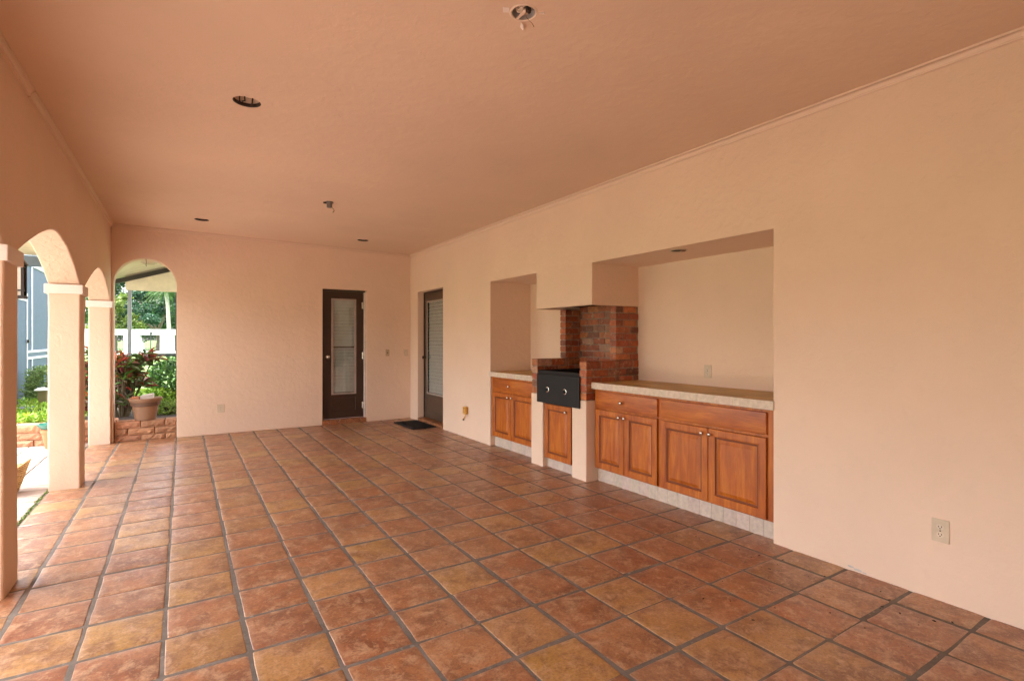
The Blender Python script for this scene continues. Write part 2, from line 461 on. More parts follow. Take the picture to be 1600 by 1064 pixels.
def crown(bm, a, b, nrm):
    """small two-step cornice strip between wall points a and b (at ceiling height), nrm points into the room"""
    a, b, nrm = Vector(a), Vector(b), Vector(nrm)
    prof = [(.0, -.048), (.005, -.048), (.005, -.045), (.012, -.045), (.014, -.041), (.013, -.035), (.015, -.027), (.021, -.019), (.027, -.016), (.017, -.0145), (.017, -.0115), (.030, -.010), (.034, -.005), (.033, .004), (0, .004)]
    ra = [bm.verts.new(a + nrm*p + Vector((0, 0, q))) for p, q in prof]
    rb = [bm.verts.new(b + nrm*p + Vector((0, 0, q))) for p, q in prof]
    n = len(prof)
    for i in range(n): bm.faces.new([ra[i], ra[(i+1)%n], rb[(i+1)%n], rb[i]])
    bm.faces.new(ra); bm.faces.new(rb[::-1])
bm = BM(); crown(bm, (XR, Y0, zc(XR)), (XR, YB, zc(XR)), (-1, 0, 0)); obj('crown_molding', bm, M['trim'], wall)
bm = BM()
box(bm, XO, 4.2, Y0-.2, Y0-.002, -.02, TOP)
obj('return_wall', bm, M['wall'], wall)
# flaked paint at the foot of the wall
bm = BM()
for (y, z, a, b) in ((1.535, .022, .020, .006), (1.50, .014, .028, .007), (1.465, .010, .012, .004)):
    pts = [(XR-.0015, y + a*math.cos(k*PI/4)*random.uniform(.6, 1.2), z + b*math.sin(k*PI/4)*random.uniform(.6, 1.3)) for k in range(8)]
    prism(bm, pts, (.003, 0, 0))
obj('paint_chip', bm, M['galv'], wall)

# ------------------------------------------------------------------ end wall (back)
AL, AR, AS = -.760, -.067, 2.080
ac, ar = (AL+AR)/2, (AR-AL)/2
DL, DR, DH = 1.862, 2.553, 2.145
end = thing('end_wall', 'peach stucco end wall with one round-headed opening and a dark brown door', 'wall', (1.2, YB, 0))
pts = [(XA, 0), (AL, 0), (AL, AS)] + [(ac - ar*math.cos(PI*k/24), AS + ar*math.sin(PI*k/24)) for k in range(1, 24)] + \
      [(AR, AS), (AR, 0), (DL, 0), (DL, DH), (DR, DH), (DR, 0), (XR, 0), (XR, TOP), (XA, TOP)]
bm = BM(); prism(bm, [(x, YB, z) for x, z in pts], (0, .2, 0))
obj('wall', bm, M['wall'], end, smooth=30, bevel=.007)
bm = BM(); crown(bm, (XA, YB, zc(XA)), (XR, YB, zc(XR)), (0, -1, 0)); obj('crown_molding', bm, M['trim'], end)

# ------------------------------------------------------------------ arcade (left)
arc = thing('arcade', 'peach stucco arcade of low arches on square columns along the open side', 'arcade', (XA, 3, 0))
cols = [(-1.10, -.83), (1.30, 1.58), (3.70, 3.98), (6.11, 6.39), (8.47, 8.73)]
SP, RISE = 1.845, .300
pts = []
for (a, b), (c, d) in zip(cols, cols[1:]):
    pts.append((b, SP)); m, h = (b+c)/2, (c-b)/2
    for k in range(1, 28):
        q = k/14 - 1
        pts.append((m + h*q, SP + RISE*(1 - abs(q)**(1.4 if q < 0 else 2))))
    pts.append((c, SP))
pts = [(Y0, SP)] + pts
pts += [(8.73, SP), (8.73, TOP), (Y0, TOP)]
bm = BM(); prism(bm, [(XA, y, z) for y, z in pts], (XO-XA, 0, 0))
bm.normal_update()
for f in bm.faces:
    if len(f.verts) == 4 and max(v.co.z for v in f.verts) < 2.2 and abs(f.normal.x) < .5: f.material_index = 1
obj('arch_wall', bm, [M['wall'], M['rough']], arc, smooth=30, bevel=.010)
for a, b in cols:
    bm = BM(); box(bm, XO, XA, a, b, -.02, SP)
    bmesh.ops.subdivide_edges(bm, edges=bm.edges[:], cuts=11, use_grid_fill=True)
    for v in bm.verts:
        q = mnoise.noise_vector(v.co*Vector((5, 5, 2.6))); q.z = 0
        v.co += q*.0045
    c = obj('column', bm, M['wall'], arc, smooth=40, bevel=.011)
    bm = BM(); box(bm, XO-.022, XA+.022, a-.022, (b+.022) if b < 8 else b, SP-.088, SP-.004)
    obj('capital', bm, M['band'], c, bevel=.006)
bm = BM()
crown(bm, (XA, Y0, zc(XA)), (XA, 4.205, zc(XA)), (1, 0, 0))
crown(bm, (XA, 4.212, zc(XA)-.006), (XA, YB, zc(XA)), (1, 0, 0))
obj('crown_molding', bm, M['trim'], arc)

wg = thing('light_blocker', 'plain peach stucco block added out of view to keep light off the columns', 'light blocker', (-4.5, -3, 0))  # unseen walls and roof, added to block daylight from the camera-facing column sides
bm = BM(); box(bm, -8.5, XO-.03, -6.5, Y0-.21, -.03, 2.75); obj('wall', bm, M['wall'], wg, bevel=.01)
bm = BM(); box(bm, -8.9, XO-.03, -6.9, Y0-.05, 2.751, 2.87); obj('roof', bm, M['soffit'], wg)
# ------------------------------------------------------------------ doors
def knob(bm, c, axis, s=1.):
    lathe(bm, [(.004*s, 0), (.0065*s, -.001*s) if False else (.006*s, .004*s), (.006*s, .012*s), (.013*s, .017*s), (.0155*s, .023*s), (.013*s, .029*s), (.006*s, .032*s), (0, .0325*s)], c, 14, axis)
def knob_dir(bm, c, d, s=1.):
    """round knob at c pointing along d = '-x' or '-y'"""
    prof = [(.006, 0), (.006, .012), (.013, .017), (.0155, .023), (.013, .029), (.006, .032), (0, .0325)]
    lathe(bm, [(r*s, -h*s) for r, h in prof], c, 14, d[1])
# door in the end wall (faces -y)
d = thing('glazed_door', 'dark brown door with a tall blind-covered pane in the end wall', 'door', (2.2, YB+.08, 0), 'glazed doors of the porch')
yl = YB + .070
bm = voxels([(DL+.030, DR-.034, yl, yl+.04, .080, 2.115)], [(2.013, 2.399, yl-.1, yl+.1, .468, 1.996), (2.02, 2.392, yl-.1, yl+.006, .20, .405)])
leaf = obj('door_leaf', bm, M['darkbrown'], d, bevel=.004)
bm = voxels([(DL+.002, DR-.002, yl-.012, yl+.075, .0765, DH-.002)], [(DL+.028, DR-.032, yl-.1, yl+.2, 0, 2.117)])
obj('door_frame', bm, M['darkbrown'], d, bevel=.003)
bm = voxels([(DR-.030, DR-.0005, YB+.004, yl-.013, .0765, DH-.032)]); obj('jamb_lining', bm, M['trimw'], d)
bm = voxels([(2.008, 2.404, yl-.010, yl-.0005, .463, 2.001)], [(2.042, 2.370, yl-.1, yl+.1, .492, 1.972)])
obj('glazing_bead', bm, M['bead'], leaf, bevel=.003)
bm = BM(); box(bm, 2.014, 2.398, yl+.008, yl+.012, .469, 1.995); obj('pane', bm, M['glass'], leaf)
bm = BM()
z = .50
while z < 1.96:
    a = [(2.03, yl+.020, z), (2.38, yl+.020, z), (2.38, yl+.027, z+.050), (2.03, yl+.027, z+.050)]
    prism(bm, a, (0, .002, 0)); z += .052 * random.uniform(.97, 1.03)
obj('blind', bm, M['blind'], d)
bm = BM(); box(bm, 2.014, 2.398, yl+.014, yl+.02, 1.21, 1.235); obj('meeting_rail', bm, M['brownpaint'], leaf)
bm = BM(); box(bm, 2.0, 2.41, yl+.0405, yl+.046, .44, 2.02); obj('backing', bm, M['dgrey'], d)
bm = BM(); lathe(bm, [(.030, 0), (.030, -.008), (.011, -.012), (.011, -.035), (.026, -.045), (.029, -.060), (.022, -.071), (0, -.074)], (1.952, yl-.001, 1.067), 20, 'y')
obj('knob', bm, M['steel'], leaf, smooth=50)
for z in (1.90, 1.08, .27):
    bm = BM(); lathe(bm, [(.008, -.055), (.008, .055)], (2.513, yl-.006, z), 10); box(bm, 2.493, 2.513, yl-.003, yl-.001, z-.05, z+.05)
    obj('hinge', bm, M['steel'], leaf)
bm = BM(); bmx = bm.loops.layers.float_color.new('Col')
x = DL + .003
while x < DR - .01:
    x2 = min(x + .115, DR-.003); k = random.uniform(.75, 1.1)
    box(bm, x, x2-.006, YB-.008, YB+.16, -.003, .074, (.40*k, .15*k, .055*k)); x = x2
obj('threshold', bm, M['brick'], d, bevel=.004)
# door in the cooking wall (faces -x)
d = thing('glazed_door', 'brown door with a tall blind-covered pane, recessed beside the doormat', 'door', (3.45, 7.7, 0), 'glazed doors of the porch')
xl = 3.425
bm = voxels([(xl, xl+.04, D0+.03, D1-.028, .058, 2.095)], [(xl-.1, xl+.1, 7.36, 8.07, .455, 1.972), (xl-.1, xl+.006, 7.38, 8.05, .17, .39)])
leaf = obj('door_leaf', bm, M['brownpaint'], d, bevel=.004)
bm = voxels([(xl-.012, xl+.075, D0+.002, D1-.002, .0535, DZ-.002)], [(xl-.2, xl+.2, D0+.028, D1-.026, 0, 2.097)])
obj('door_frame', bm, M['darkbrown'], d, bevel=.003)
bm = voxels([(xl-.010, xl-.0005, 7.355, 8.075, .450, 1.977)], [(xl-.1, xl+.1, 7.385, 8.045, .478, 1.950)])
obj('glazing_bead', bm, M['bead'], leaf, bevel=.003)
bm = BM(); box(bm, xl+.008, xl+.012, 7.361, 8.069, .456, 1.971); obj('pane', bm, M['glass'], leaf)
bm = BM(); z = .48
while z < 1.95:
    prism(bm, [(xl+.020, 7.37, z), (xl+.020, 8.06, z), (xl+.032, 8.06, z+.050), (xl+.032, 7.37, z+.050)], (.002, 0, 0)); z += .056*random.uniform(.97, 1.03)
obj('blind', bm, M['blind'], d)
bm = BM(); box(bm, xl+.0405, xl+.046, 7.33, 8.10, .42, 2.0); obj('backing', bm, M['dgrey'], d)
bm = BM(); box(bm, xl+.013, xl+.019, 7.361, 8.069, 1.145, 1.165); obj('meeting_rail', bm, M['galv'], leaf)
bm = BM(); lathe(bm, [(.028, 0), (.028, -.008), (.011, -.012), (.011, -.034), (.025, -.044), (.027, -.056), (0, -.068)], (xl-.001, 8.125, 1.05), 18, 'x')
obj('knob', bm, M['darkbrown'], leaf, smooth=50)
bm = BM(); bm.loops.layers.float_color.new('Col'); y = D0 + .003
while y < D1 - .01:
    y2 = min(y + .118, D1-.003); k = random.uniform(.75, 1.1)
    box(bm, XR-.006, 3.52, y, y2-.006, -.003, .051, (.40*k, .17*k, .065*k)); y = y2
obj('threshold', bm, M['brick'], d, bevel=.004)
# doormat
bm = BM(); prism(bm, [(2.885, 8.16, .004), (3.285, 8.19, .004), (3.285, 7.40, .004), (2.90, 7.37, .004)], (0, 0, .012))
for k in range(26):
    y = 7.40 + k*.029
    box(bm, 2.925, 3.255, y, y+.013, .0155, .021)
o = obj('doormat', bm, M['black'], org=(3.1, 7.8, 0)); tag(o, 'black ribbed rubber doormat on the tiles in front of the recessed door', 'doormat')

# ------------------------------------------------------------------ cabinets
def raised_panel(x, y0, y1, z0, z1, dep=.020, frame=.062):
    """cabinet door facing -x with its outer face at x; returns bmesh"""
    bm = BM()
    prof = [(0, dep), (0, .004), (.004, 0), (frame-.016, 0), (frame-.011, .003), (frame-.006, .003), (frame, .011), (frame+.006, .012), (frame+.010, .012), (frame+.034, .003), (frame+.037, .0015)]
    rings = []
    for ins, dx in prof:
        rings.append([bm.verts.new((x+dx, y, z)) for y, z in ((y0+ins, z0+ins), (y1-ins, z0+ins), (y1-ins, z1-ins), (y0+ins, z1-ins))])
    for a, b in zip(rings, rings[1:]):
        for i in range(4): bm.faces.new([a[i], a[(i+1)%4], b[(i+1)%4], b[i]])
    bm.faces.new(rings[-1]); bm.faces.new(rings[0][::-1])
    bm.faces.ensure_lookup_table()
    for q in (0, 5, 6, 7):
        for i in range(4): bm.faces[q*4+i].material_index = 1
    return bm
def slab_front(x, y0, y1, z0, z1, dep=.020):
    bm = BM()
    rings = []
    for ins, dx in ((0, dep), (0, .006), (.003, .003), (.010, .0012), (.016, 0)):
        rings.append([bm.verts.new((x+dx, y, z)) for y, z in ((y0+ins, z0+ins), (y1-ins, z0+ins), (y1-ins, z1-ins), (y0+ins, z1-ins))])
    for a, b in zip(rings, rings[1:]):
        for i in range(4): bm.faces.new([a[i], a[(i+1)%4], b[(i+1)%4], b[i]])
    bm.faces.new(rings[-1]); bm.faces.new(rings[0][::-1])
    return bm
def tiles_yz(bm, x0, x1, y0, y1, z0, z1, w, gap, base, var=.12):
    y = y0
    while y < y1 - .004:
        y2 = min(y + w, y1); k = 1 + random.uniform(-var, var); kk = random.uniform(.97, 1.03)
        box(bm, x0, x1, y+gap/2, y2-gap/2, z0, z1, (base[0]*k, base[1]*k*kk, base[2]*k)); y = y2
STONE = (.56, .50, .44)
def countertop(parent, y0, y1, lip0, lip1):
    bm = BM(); bm.loops.layers.float_color.new('Col')
    y = y0 + .002; w = .153
    box(bm, 3.335, XB-.002, y0+.001, y1-.001, .885, .934, (.16, .11, .06))
    while y < y1 - .005:
        y2 = min(y + w, y1 - .002); x = 3.336
        while x < XB - .01:
            x2 = min(x + w, XB - .003); k = random.uniform(.82, 1.12)
            box(bm, x+.0015, x2-.0015, y+.0015, y2-.0015, .934, .9375, (.54*k, .35*k, .12*k)); x = x2
        y = y2
    ct = obj('countertop', bm, M['top'], parent)
    bm = BM(); bm.loops.layers.float_color.new('Col')
    tiles_yz(bm, 3.298, 3.3345, lip0, lip1, .880, .940, .152, .0006, (.72, .60, .47), .035)
    obj('edge_tiles', bm, M['stone'], ct, bevel=.0015)
def toe(parent, x, y0, y1, z1, w=.105):
    bm = BM(); bm.loops.layers.float_color.new('Col')
    tiles_yz(bm, x, x+.012, y0, y1, -.004, z1, w, .0010, (.62, .51, .42), .07)
    obj('toe_kick', bm, M['stone'], parent, bevel=.002)
XF, XD = 3.338, 3.318
def cab_body(parent, y0, y1):
    bm = voxels([(XF, XB-.004, y0, y1, .128, .8845)]); obj('face_frame', bm, M['wood'], parent)
def cab_door(parent, y0, y1, z0, z1, ky, kz, x=XD, frame=.062):
    o = obj('cabinet_door', raised_panel(x, y0, y1, z0, z1, frame=frame), [M['wood'], M['glaze']], parent, smooth=20)
    b = BM(); knob_dir(b, (x, ky, kz), '-x'); obj('knob', b, M['steel'], o, smooth=50)
def cab_drawer(parent, y0, y1, z0, z1, ky=None, kz=None):
    o = obj('drawer_front', slab_front(XD, y0, y1, z0, z1), M['woodh'], parent, smooth=20)
    if ky:
        b = BM(); knob_dir(b, (XD, ky, kz), '-x'); obj('knob', b, M['steel'], o, smooth=50)
near = thing('base_cabinet', 'long cherry wood cabinet run with four doors under the wide counter', 'cabinet', (3.6, 2.9, 0), 'cherry wood base cabinets')
cab_body(near, YN+.003, 3.812)
cab_drawer(near, 3.024, 3.790, .706, .858, 3.432, .780)
cab_drawer(near, 2.068, 2.982, .706, .858)
cab_door(near, 3.410, 3.790, .140, .690, 3.455, .647)
cab_door(near, 3.024, 3.405, .140, .690, 3.387, .647)
cab_door(near, 2.530, 2.982, .140, .686, 2.572, .645)
cab_door(near, 2.068, 2.526, .140, .686, 2.502, .645)
countertop(near, YN+.001, 3.812, 2.004, 3.856)
toe(near, 3.374, YN+.003, 3.815, .1275)
far = thing('base_cabinet', 'small cherry wood cabinet with two doors, between barbecue and recessed door', 'cabinet', (3.6, 5.2, 0), 'cherry wood base cabinets')
cab_body(far, 4.742, YF-.003)
cab_drawer(far, 4.800, 5.728, .706, .858, 5.325, .782)
cab_door(far, 5.298, 5.732, .140, .688, 5.345, .647)
cab_door(far, 4.800, 5.292, .140, .688, 5.262, .647)
countertop(far, 4.742, YF-.001, 4.742, 5.800)
toe(far, 3.374, 4.742, YF-.003, .1275)

# ------------------------------------------------------------------ brick barbecue
def brick_color():
    r = random.random()
    c = ((.40, .105, .034), (.32, .075, .028), (.46, .155, .05), (.19, .060, .030), (.30, .125, .065), (.50, .26, .16))[0 if r < .3 else 1 if r < .52 else 2 if r < .7 else 3 if r < .85 else 4 if r < .94 else 5]
    k = random.uniform(.9, 1.4)
    return tuple(min(.6, x*k) for x in c)
BH, BL, BJ = .058, .190, .011
def brick_wall(x0, x1, y0, y1, z0, z1, faces, dark=1.):
    """mortar core with proud bricks on the listed faces: '-x','-y','+y','+z'"""
    bm = BM(); bm.loops.layers.float_color.new('Col'); P = .005
    box(bm, x0+P, x1-P if '+x' in faces else x1, y0+P, y1-P, z0, z1-.002, (.34*dark, .25*dark, .185*dark))
    rows = max(1, round((z1-z0)/(BH+BJ))); rh = (z1-z0)/rows
    for r in range(rows):
        a, b = z0 + r*rh + BJ/2, z0 + (r+1)*rh - (BJ/2 if r < rows-1 else 0)
        for fc in faces:
            lo, hi = (y0, y1) if fc == '-x' else (x0, x1)
            L = BL if (hi-lo) > .15 else (hi-lo)
            s = lo - (BL/2 if r % 2 and L == BL else 0)
            while s < hi - .01:
                u, v = max(s, lo) + (BJ/2 if s > lo else 0), min(s+L, hi) - (BJ/2 if s+L < hi - .001 else 0)
                s += L
                if v - u < .02: continue
                e = random.uniform(0, .0025); c = tuple(q*dark for q in brick_color())
                if fc == '-x': box(bm, x0-e, x0+P+.02, u, v, a, b, c)
                elif fc == '-y': box(bm, u, v, y0-e, y0+P+.001, a, b, c)
                elif fc == '+y': box(bm, u, v, y1-P-.001, y1+e, a, b, c)
    return bm
bbq = thing('barbecue', 'built-in brick barbecue on two stucco piers with a black two-knob grill', 'barbecue', (3.5, 4.27, 0))
PX = 3.232
for y0, y1 in ((3.818, 4.030), (4.523, 4.738)):
    bm = BM(); box(bm, PX, XB-.005, y0, y1, -.01, .764)
    obj('pier', bm, M['wall'], bbq, bevel=.006)
C0, C1 = (3.820, 3.918), (4.627, 4.727)
for (y0, y1), fs in ((C0, ('-x', '-y', '+y')), (C1, ('-x', '-y', '+y'))):
    obj('side_wall', brick_wall(PX+.003, 3.66, y0, y1, .766, 1.132, fs), M['brick'], bbq, bevel=.003, seg=1)
    # capping course of the low cheek
    bm = BM(); bm.loops.layers.float_color.new('Col'); s = PX+.003
    while s < 3.61:
        e = min(s+.19, 3.62); box(bm, s+.003, e-.003, y0-.002, y1+.002, 1.1325, 1.1375, brick_color()); s = e
    obj('capping', bm, M['brick'], bbq)
for (y0, y1), fs in ((C0, ('-x', '-y', '+y')), (C1, ('-x', '-y', '+y'))):
    bm = brick_wall(3.622, XB-.003, y0+.006, y1-.001, 1.139, HZ-.002, fs)
    obj('chimney_cheek', bm, M['brick'], bbq, bevel=.003, seg=1)
    bm = brick_wall(3.662, XB-.003, y0+.001, y1-.001, .766, 1.137, fs)
    obj('lower_cheek', bm, M['brick'], bbq, bevel=.003, seg=1)
bm = brick_wall(3.822, XB-.003, C0[1]+.001, C1[0]-.001, .80, HZ+.032, ('-x',), .85)
obj('firebox_back', bm, M['brick'], bbq, bevel=.003, seg=1)
bm = voxels([(PX+.012, 3.82, C0[1]+.004, C1[0]-.004, .69, 1.02)], [(PX+.03, 3.80, C0[1]+.02, C1[0]-.02, .76, 1.1)])
obj('fire_tray', bm, M['soot'], bbq)
bm = BM()
for k in range(20):
    y = C0[1] + .045 + k*.032
    box(bm, PX+.035, 3.795, y, y+.008, .935, .943)
obj('grill_rack', bm, M['iron'], bbq)
bm = BM()
pl = [(3.897, .684), (4.604, .684), (4.604, .986), (3.897, .986)]
prism(bm, [(3.212, y, z) for y, z in pl], (.014, 0, 0))
gp = obj('grill_panel', bm, M['blacksteel'], bbq, bevel=.003)
for y in (4.410, 4.118):
    bm = BM(); lathe(bm, [(.030, 0), (.030, -.004), (.026, -.006), (.022, -.006), (.020, -.003), (.019, -.003)], (3.2118, y, .828), 24, 'x')
    kn = obj('dial_ring', bm, M['steel'], gp, smooth=40)
    bm = BM(); lathe(bm, [(.017, 0), (.016, -.016), (.014, -.018), (0, -.018)], (3.2088, y, .828), 20, 'x'); box(bm, 3.186, 3.193, y-.004, y+.004, .815, .841)
    obj('dial', bm, M['blacksteel'], gp, smooth=40)
bm = voxels([(3.268, 3.33, 4.032, 4.521, .10, .683)]); obj('cabinet_frame', bm, M['wood'], bbq)
o = obj('cabinet_door', raised_panel(3.247, 4.070, 4.512, .104, .672), [M['wood'], M['glaze']], bbq, smooth=20)
b = BM(); knob_dir(b, (3.247, 4.135, .618), '-x'); obj('knob', b, M['steel'], o, smooth=50)
toe(bbq, 3.292, 4.032, 4.521, .0995)

# ------------------------------------------------------------------ outlets and switches
def outlet(label, c, face, w=.070, h=.114, plate='ivory', dup=True, switch=False):
    """face '-x' or '-y'"""
    t = thing('light_switch' if switch else 'wall_outlet', label, 'switch' if switch else 'outlet', c, 'wall switches' if switch else 'wall outlets')
    def bx(bm, u0, u1, z0, z1, d0, d1):
        if face == '-x': box(bm, c[0]-d1, c[0]-d0, c[1]+u0, c[1]+u1, c[2]+z0, c[2]+z1)
        else: box(bm, c[0]+u0, c[0]+u1, c[1]-d1, c[1]-d0, c[2]+z0, c[2]+z1)
    bm = BM(); bx(bm, -w/2, w/2, -h/2, h/2, 0, .006); obj('cover_plate', bm, M[plate], t, bevel=.003)
    if switch:
        bm = BM(); bx(bm, -.006, .006, -.012, .012, .0062, .012); obj('toggle', bm, M['slot' if plate == 'tan' else 'ivoryd'], t, bevel=.002)
        return t
    for s in (-1, 1):
        if not dup and s < 0: continue
        zz = s*.0195 if dup else 0
        bm = BM(); pr = [(.0165*math.cos(a), .014*math.sin(a)) for a in [2*PI*k/20 for k in range(20)]]
        if face == '-x': prism(bm, [(c[0]-.0062, c[1]+p, c[2]+zz+q) for p, q in pr], (-.002, 0, 0))
        else: prism(bm, [(c[0]+p, c[1]-.0062, c[2]+zz+q) for p, q in pr], (0, -.002, 0))
        r = obj('receptacle', bm, M['ivoryd'], t)
        bm = BM()
        for u0, u1, z0, z1 in ((-.008, -.005, -.002, .007), (.005, .008, -.002, .006), (-.0025, .0025, -.010, -.005)):
            bx(bm, u0, u1, zz+z0, zz+z1, .0083, .0088)
        obj('slots', bm, M['slot'], r)
    bm = BM(); bx(bm, -.003, .003, -.003, .003, .0062, .0075); obj('screw', bm, M['slot'], t)
    return t
outlet('ivory outlet low on the wall beside the wide cabinet, near the flaked paint', (XR, 1.107, .364), '-x', .076, .118)
outlet('ivory outlet above the wide counter at the back of the alcove', (XB, 2.992, 1.066), '-x', .074, .112)
outlet('ivory outlet low on the end wall between arched opening and door', (.463, YB, .362), '-y', .095, .118)
outlet('ivory outlet with a yellow adapter plugged in, low beside the recessed door', (XR, 6.455, .375), '-x', .090, .116)
outlet('tan switch plate with a dark toggle on the end wall, nearer the dark door', (2.905, YB, 1.123), '-y', .066, .112, 'tan', switch=True)
outlet('ivory switch plate with a pale toggle on the end wall close to the corner', (3.225, YB, 1.118), '-y', .075, .112, 'ivory', switch=True)
pa = thing('plug_adapter', 'yellow plug adapter with a short dark cord stuck in an outlet', 'plug', (XR-.01, 6.40, .37))
bm = BM(); box(bm, XR-.052, XR-.0095, 6.375, 6.452, .325, .425); obj('body', bm, M['yellow'], pa, bevel=.006)
for zz in (.35, .40):
    for yy in (6.395, 6.425):
        bm = BM(); box(bm, XR-.0535, XR-.0521, yy, yy+.006, zz, zz+.012); obj('socket', bm, M['slot'], pa)
bm = BM(); tube(bm, [(XR-.03, 6.39, .330), (XR-.035, 6.40, .305), (XR-.030, 6.44, .275), (XR-.024, 6.475, .248)], .006); obj('cord', bm, M['yellow'], pa, smooth=60)
bm = BM(); tube(bm, [(XR-.024, 6.475, .248), (XR-.020, 6.495, .236)], .010); obj('cord_end', bm, M['cord'], pa)

# ------------------------------------------------------------------ ceiling fittings
def can(label, c, r, z, inside='canin', extra=False):
    t = thing('recessed_light', label, 'ceiling light', (c[0], c[1], z), 'recessed light cans')
    bm = BM(); lathe(bm, [(r+.001, .003), (r+.001, .06), (0, .06)], (c[0], c[1], z), 32)
    bm.faces.ensure_lookup_table()
    for f in [f for f in bm.faces if len(f.verts) > 4 and f.calc_center_median().z < z+.05]: bm.faces.remove(f)
    obj('housing', bm, M[inside], t, smooth=60)
    bm = BM(); n = 32
    for k in range(n):
        a, b = 2*PI*k/n, 2*PI*(k+1)/n
        ra, rb, wa = r - .001, r - .006, .0
        pts = []
        for an in (a, b):
            cx, sy = math.cos(an), math.sin(an)
            pts.append((cx, sy))
        (c1, s1), (c2, s2) = pts
        zz = SLOPE*0
        for (r0, z0, r1, z1) in ((r+.001, .001, r-.006, .006), (r-.006, .006, r-.006, .022), (r-.006, .022, r+.001, .022)):
            quad(bm, [(c[0]+r0*c1, c[1]+r0*s1, z+z0), (c[0]+r0*c2, c[1]+r0*s2, z+z0), (c[0]+r1*c2, c[1]+r1*s2, z+z1), (c[0]+r1*c1, c[1]+r1*s1, z+z1)])
    obj('trim_ring', bm, M['slot'], t)
    if extra:
        for a, l in ((.9, .040), (1.7, .030), (2.3, .045)):
            bm = BM(); tube(bm, [(c[0]+.06*math.cos(a), c[1]+.06*math.sin(a), z+.058), (c[0]+.055*math.cos(a), c[1]+.055*math.sin(a), z+.058-l), (c[0]+.068*math.cos(a+.2), c[1]+.068*math.sin(a+.2), z+.054-l)], .005, 6)
            obj('socket_clip', bm, M['slot'], t)
can('empty recessed light can nearest the arcade arch, largest of those in the ceiling', HOLES[0][:2], HOLES[0][2], zc(HOLES[0][0]), extra=True)
can('small recessed ceiling light above the round-headed opening', HOLES[1][:2], HOLES[1][2], zc(HOLES[1][0]))
can('small recessed ceiling light above the dark door', HOLES[2][:2], HOLES[2][2], zc(HOLES[2][0]))
t = thing('recessed_light', 'recessed light set in the soffit over the wide counter', 'ceiling light', (3.447, 2.91, AZ), 'recessed light cans')
bm = BM(); lathe(bm, [(.075, 0), (.077, -.004), (.070, -.007), (.062, -.004), (.060, -.0015)], (3.450, 2.91, AZ-.0005), 32); obj('trim_ring', bm, M['ivory'], t, smooth=40)
bm = BM(); lathe(bm, [(.059, -.001), (.056, -.0024), (0, -.0024)], (3.450, 2.91, AZ-.0005), 32); obj('socket', bm, M['slot'], t)
bm = BM(); lathe(bm, [(.02, 0), (.024, -.006), (.012, -.012), (0, -.013)], (3.465, 2.875, AZ-.003), 16); obj('lamp_base', bm, M['copper'], t, smooth=50)
# open ceiling box with loose wires, close to the camera
h = HOLES[3]; z = zc(h[0])
t = thing('junction_box', 'open round ceiling box with loose wires hanging out of it', 'ceiling box', (h[0], h[1], z), 'ceiling boxes left without a fitting')
bm = BM(); lathe(bm, [(h[2]+.001, .002), (h[2]+.001, .036), (0, .036)], (h[0], h[1], z), 28)
for f in [f for f in bm.faces if len(f.verts) > 4 and f.calc_center_median().z < z+.02]: bm.faces.remove(f)
obj('housing', bm, M['galv'], t, smooth=50)
bm = BM(); lathe(bm, [(h[2]-.003, 0), (h[2]+.003, -.004), (h[2]+.009, -.001), (h[2]+.010, .0005)], (h[0], h[1], z-.0005), 32)
for f in [f for f in bm.faces if len(f.verts) > 4]: bm.faces.remove(f)
obj('rim', bm, M['canin'], t)
bm = BM()
for k in range(13):
    a = random.uniform(0, 2*PI); b_ = a + random.uniform(1.5, 3.5); r1 = .038
    p0 = Vector((h[0]+r1*math.cos(a), h[1]+r1*math.sin(a), z+.032)); p3 = Vector((h[0]+r1*math.cos(b_), h[1]+r1*math.sin(b_), z+.03))
    m = Vector((h[0]+random.uniform(-.02, .02), h[1]+random.uniform(-.02, .02), z+random.uniform(-.006, .02)))
    tube(bm, [p0, (p0+m)/2 + Vector((0, 0, -.012)), m, (m+p3)/2, p3], .0032, 6)
obj('wires', bm, M['canin'], t)
bm = BM(); box(bm, h[0]-.006, h[0]+.006, h[1]-.052, h[1]+.052, z-.001, z+.002); obj('strap', bm, M['canin'], t)
bm = BM(); box(bm, h[0]-.008, h[0]+.010, h[1]-.05, h[1]-.03, z-.018, z+.03); tube(bm, [(h[0], h[1]-.035, z+.03), (h[0]+.005, h[1]-.04, z-.02)], .009, 8)
obj('wire_nut', bm, M['slot'], t, bevel=.003)
bm = BM(); tube(bm, [(h[0]-.015, h[1]-.03, z+.03), (h[0]-.017, h[1]-.045, z-.02), (h[0]-.02, h[1]-.05, z-.05), (h[0]-.010, h[1]-.058, z-.068), (h[0]+.004, h[1]-.062, z-.078), (h[0]+.010, h[1]-.068, z-.095)], .0013, 6)
obj('hanging_wire', bm, M['copper'], t)
for a, l in ((2.95, .030), (1.1, .038), (5.6, .022)):
    bm = BM(); c, s = math.cos(a), math.sin(a); r0 = h[2]+.016
    p = Vector((h[0]+r0*c, h[1]+r0*s, z)); q = Vector((h[0]+(r0+l)*c, h[1]+(r0+l)*s, z))
    w_ = Vector((-s, c, 0))*.007
    prism(bm, [p + w_ + Vector((0, 0, .002)), q + w_*.6 + Vector((0, 0, .001)), q - w_ + Vector((.004, 0, -.016)), p - w_*.5 + Vector((.003, 0, -.012))], (.002, .001, 0))
    obj('plaster_flake', bm, M['band'], t)
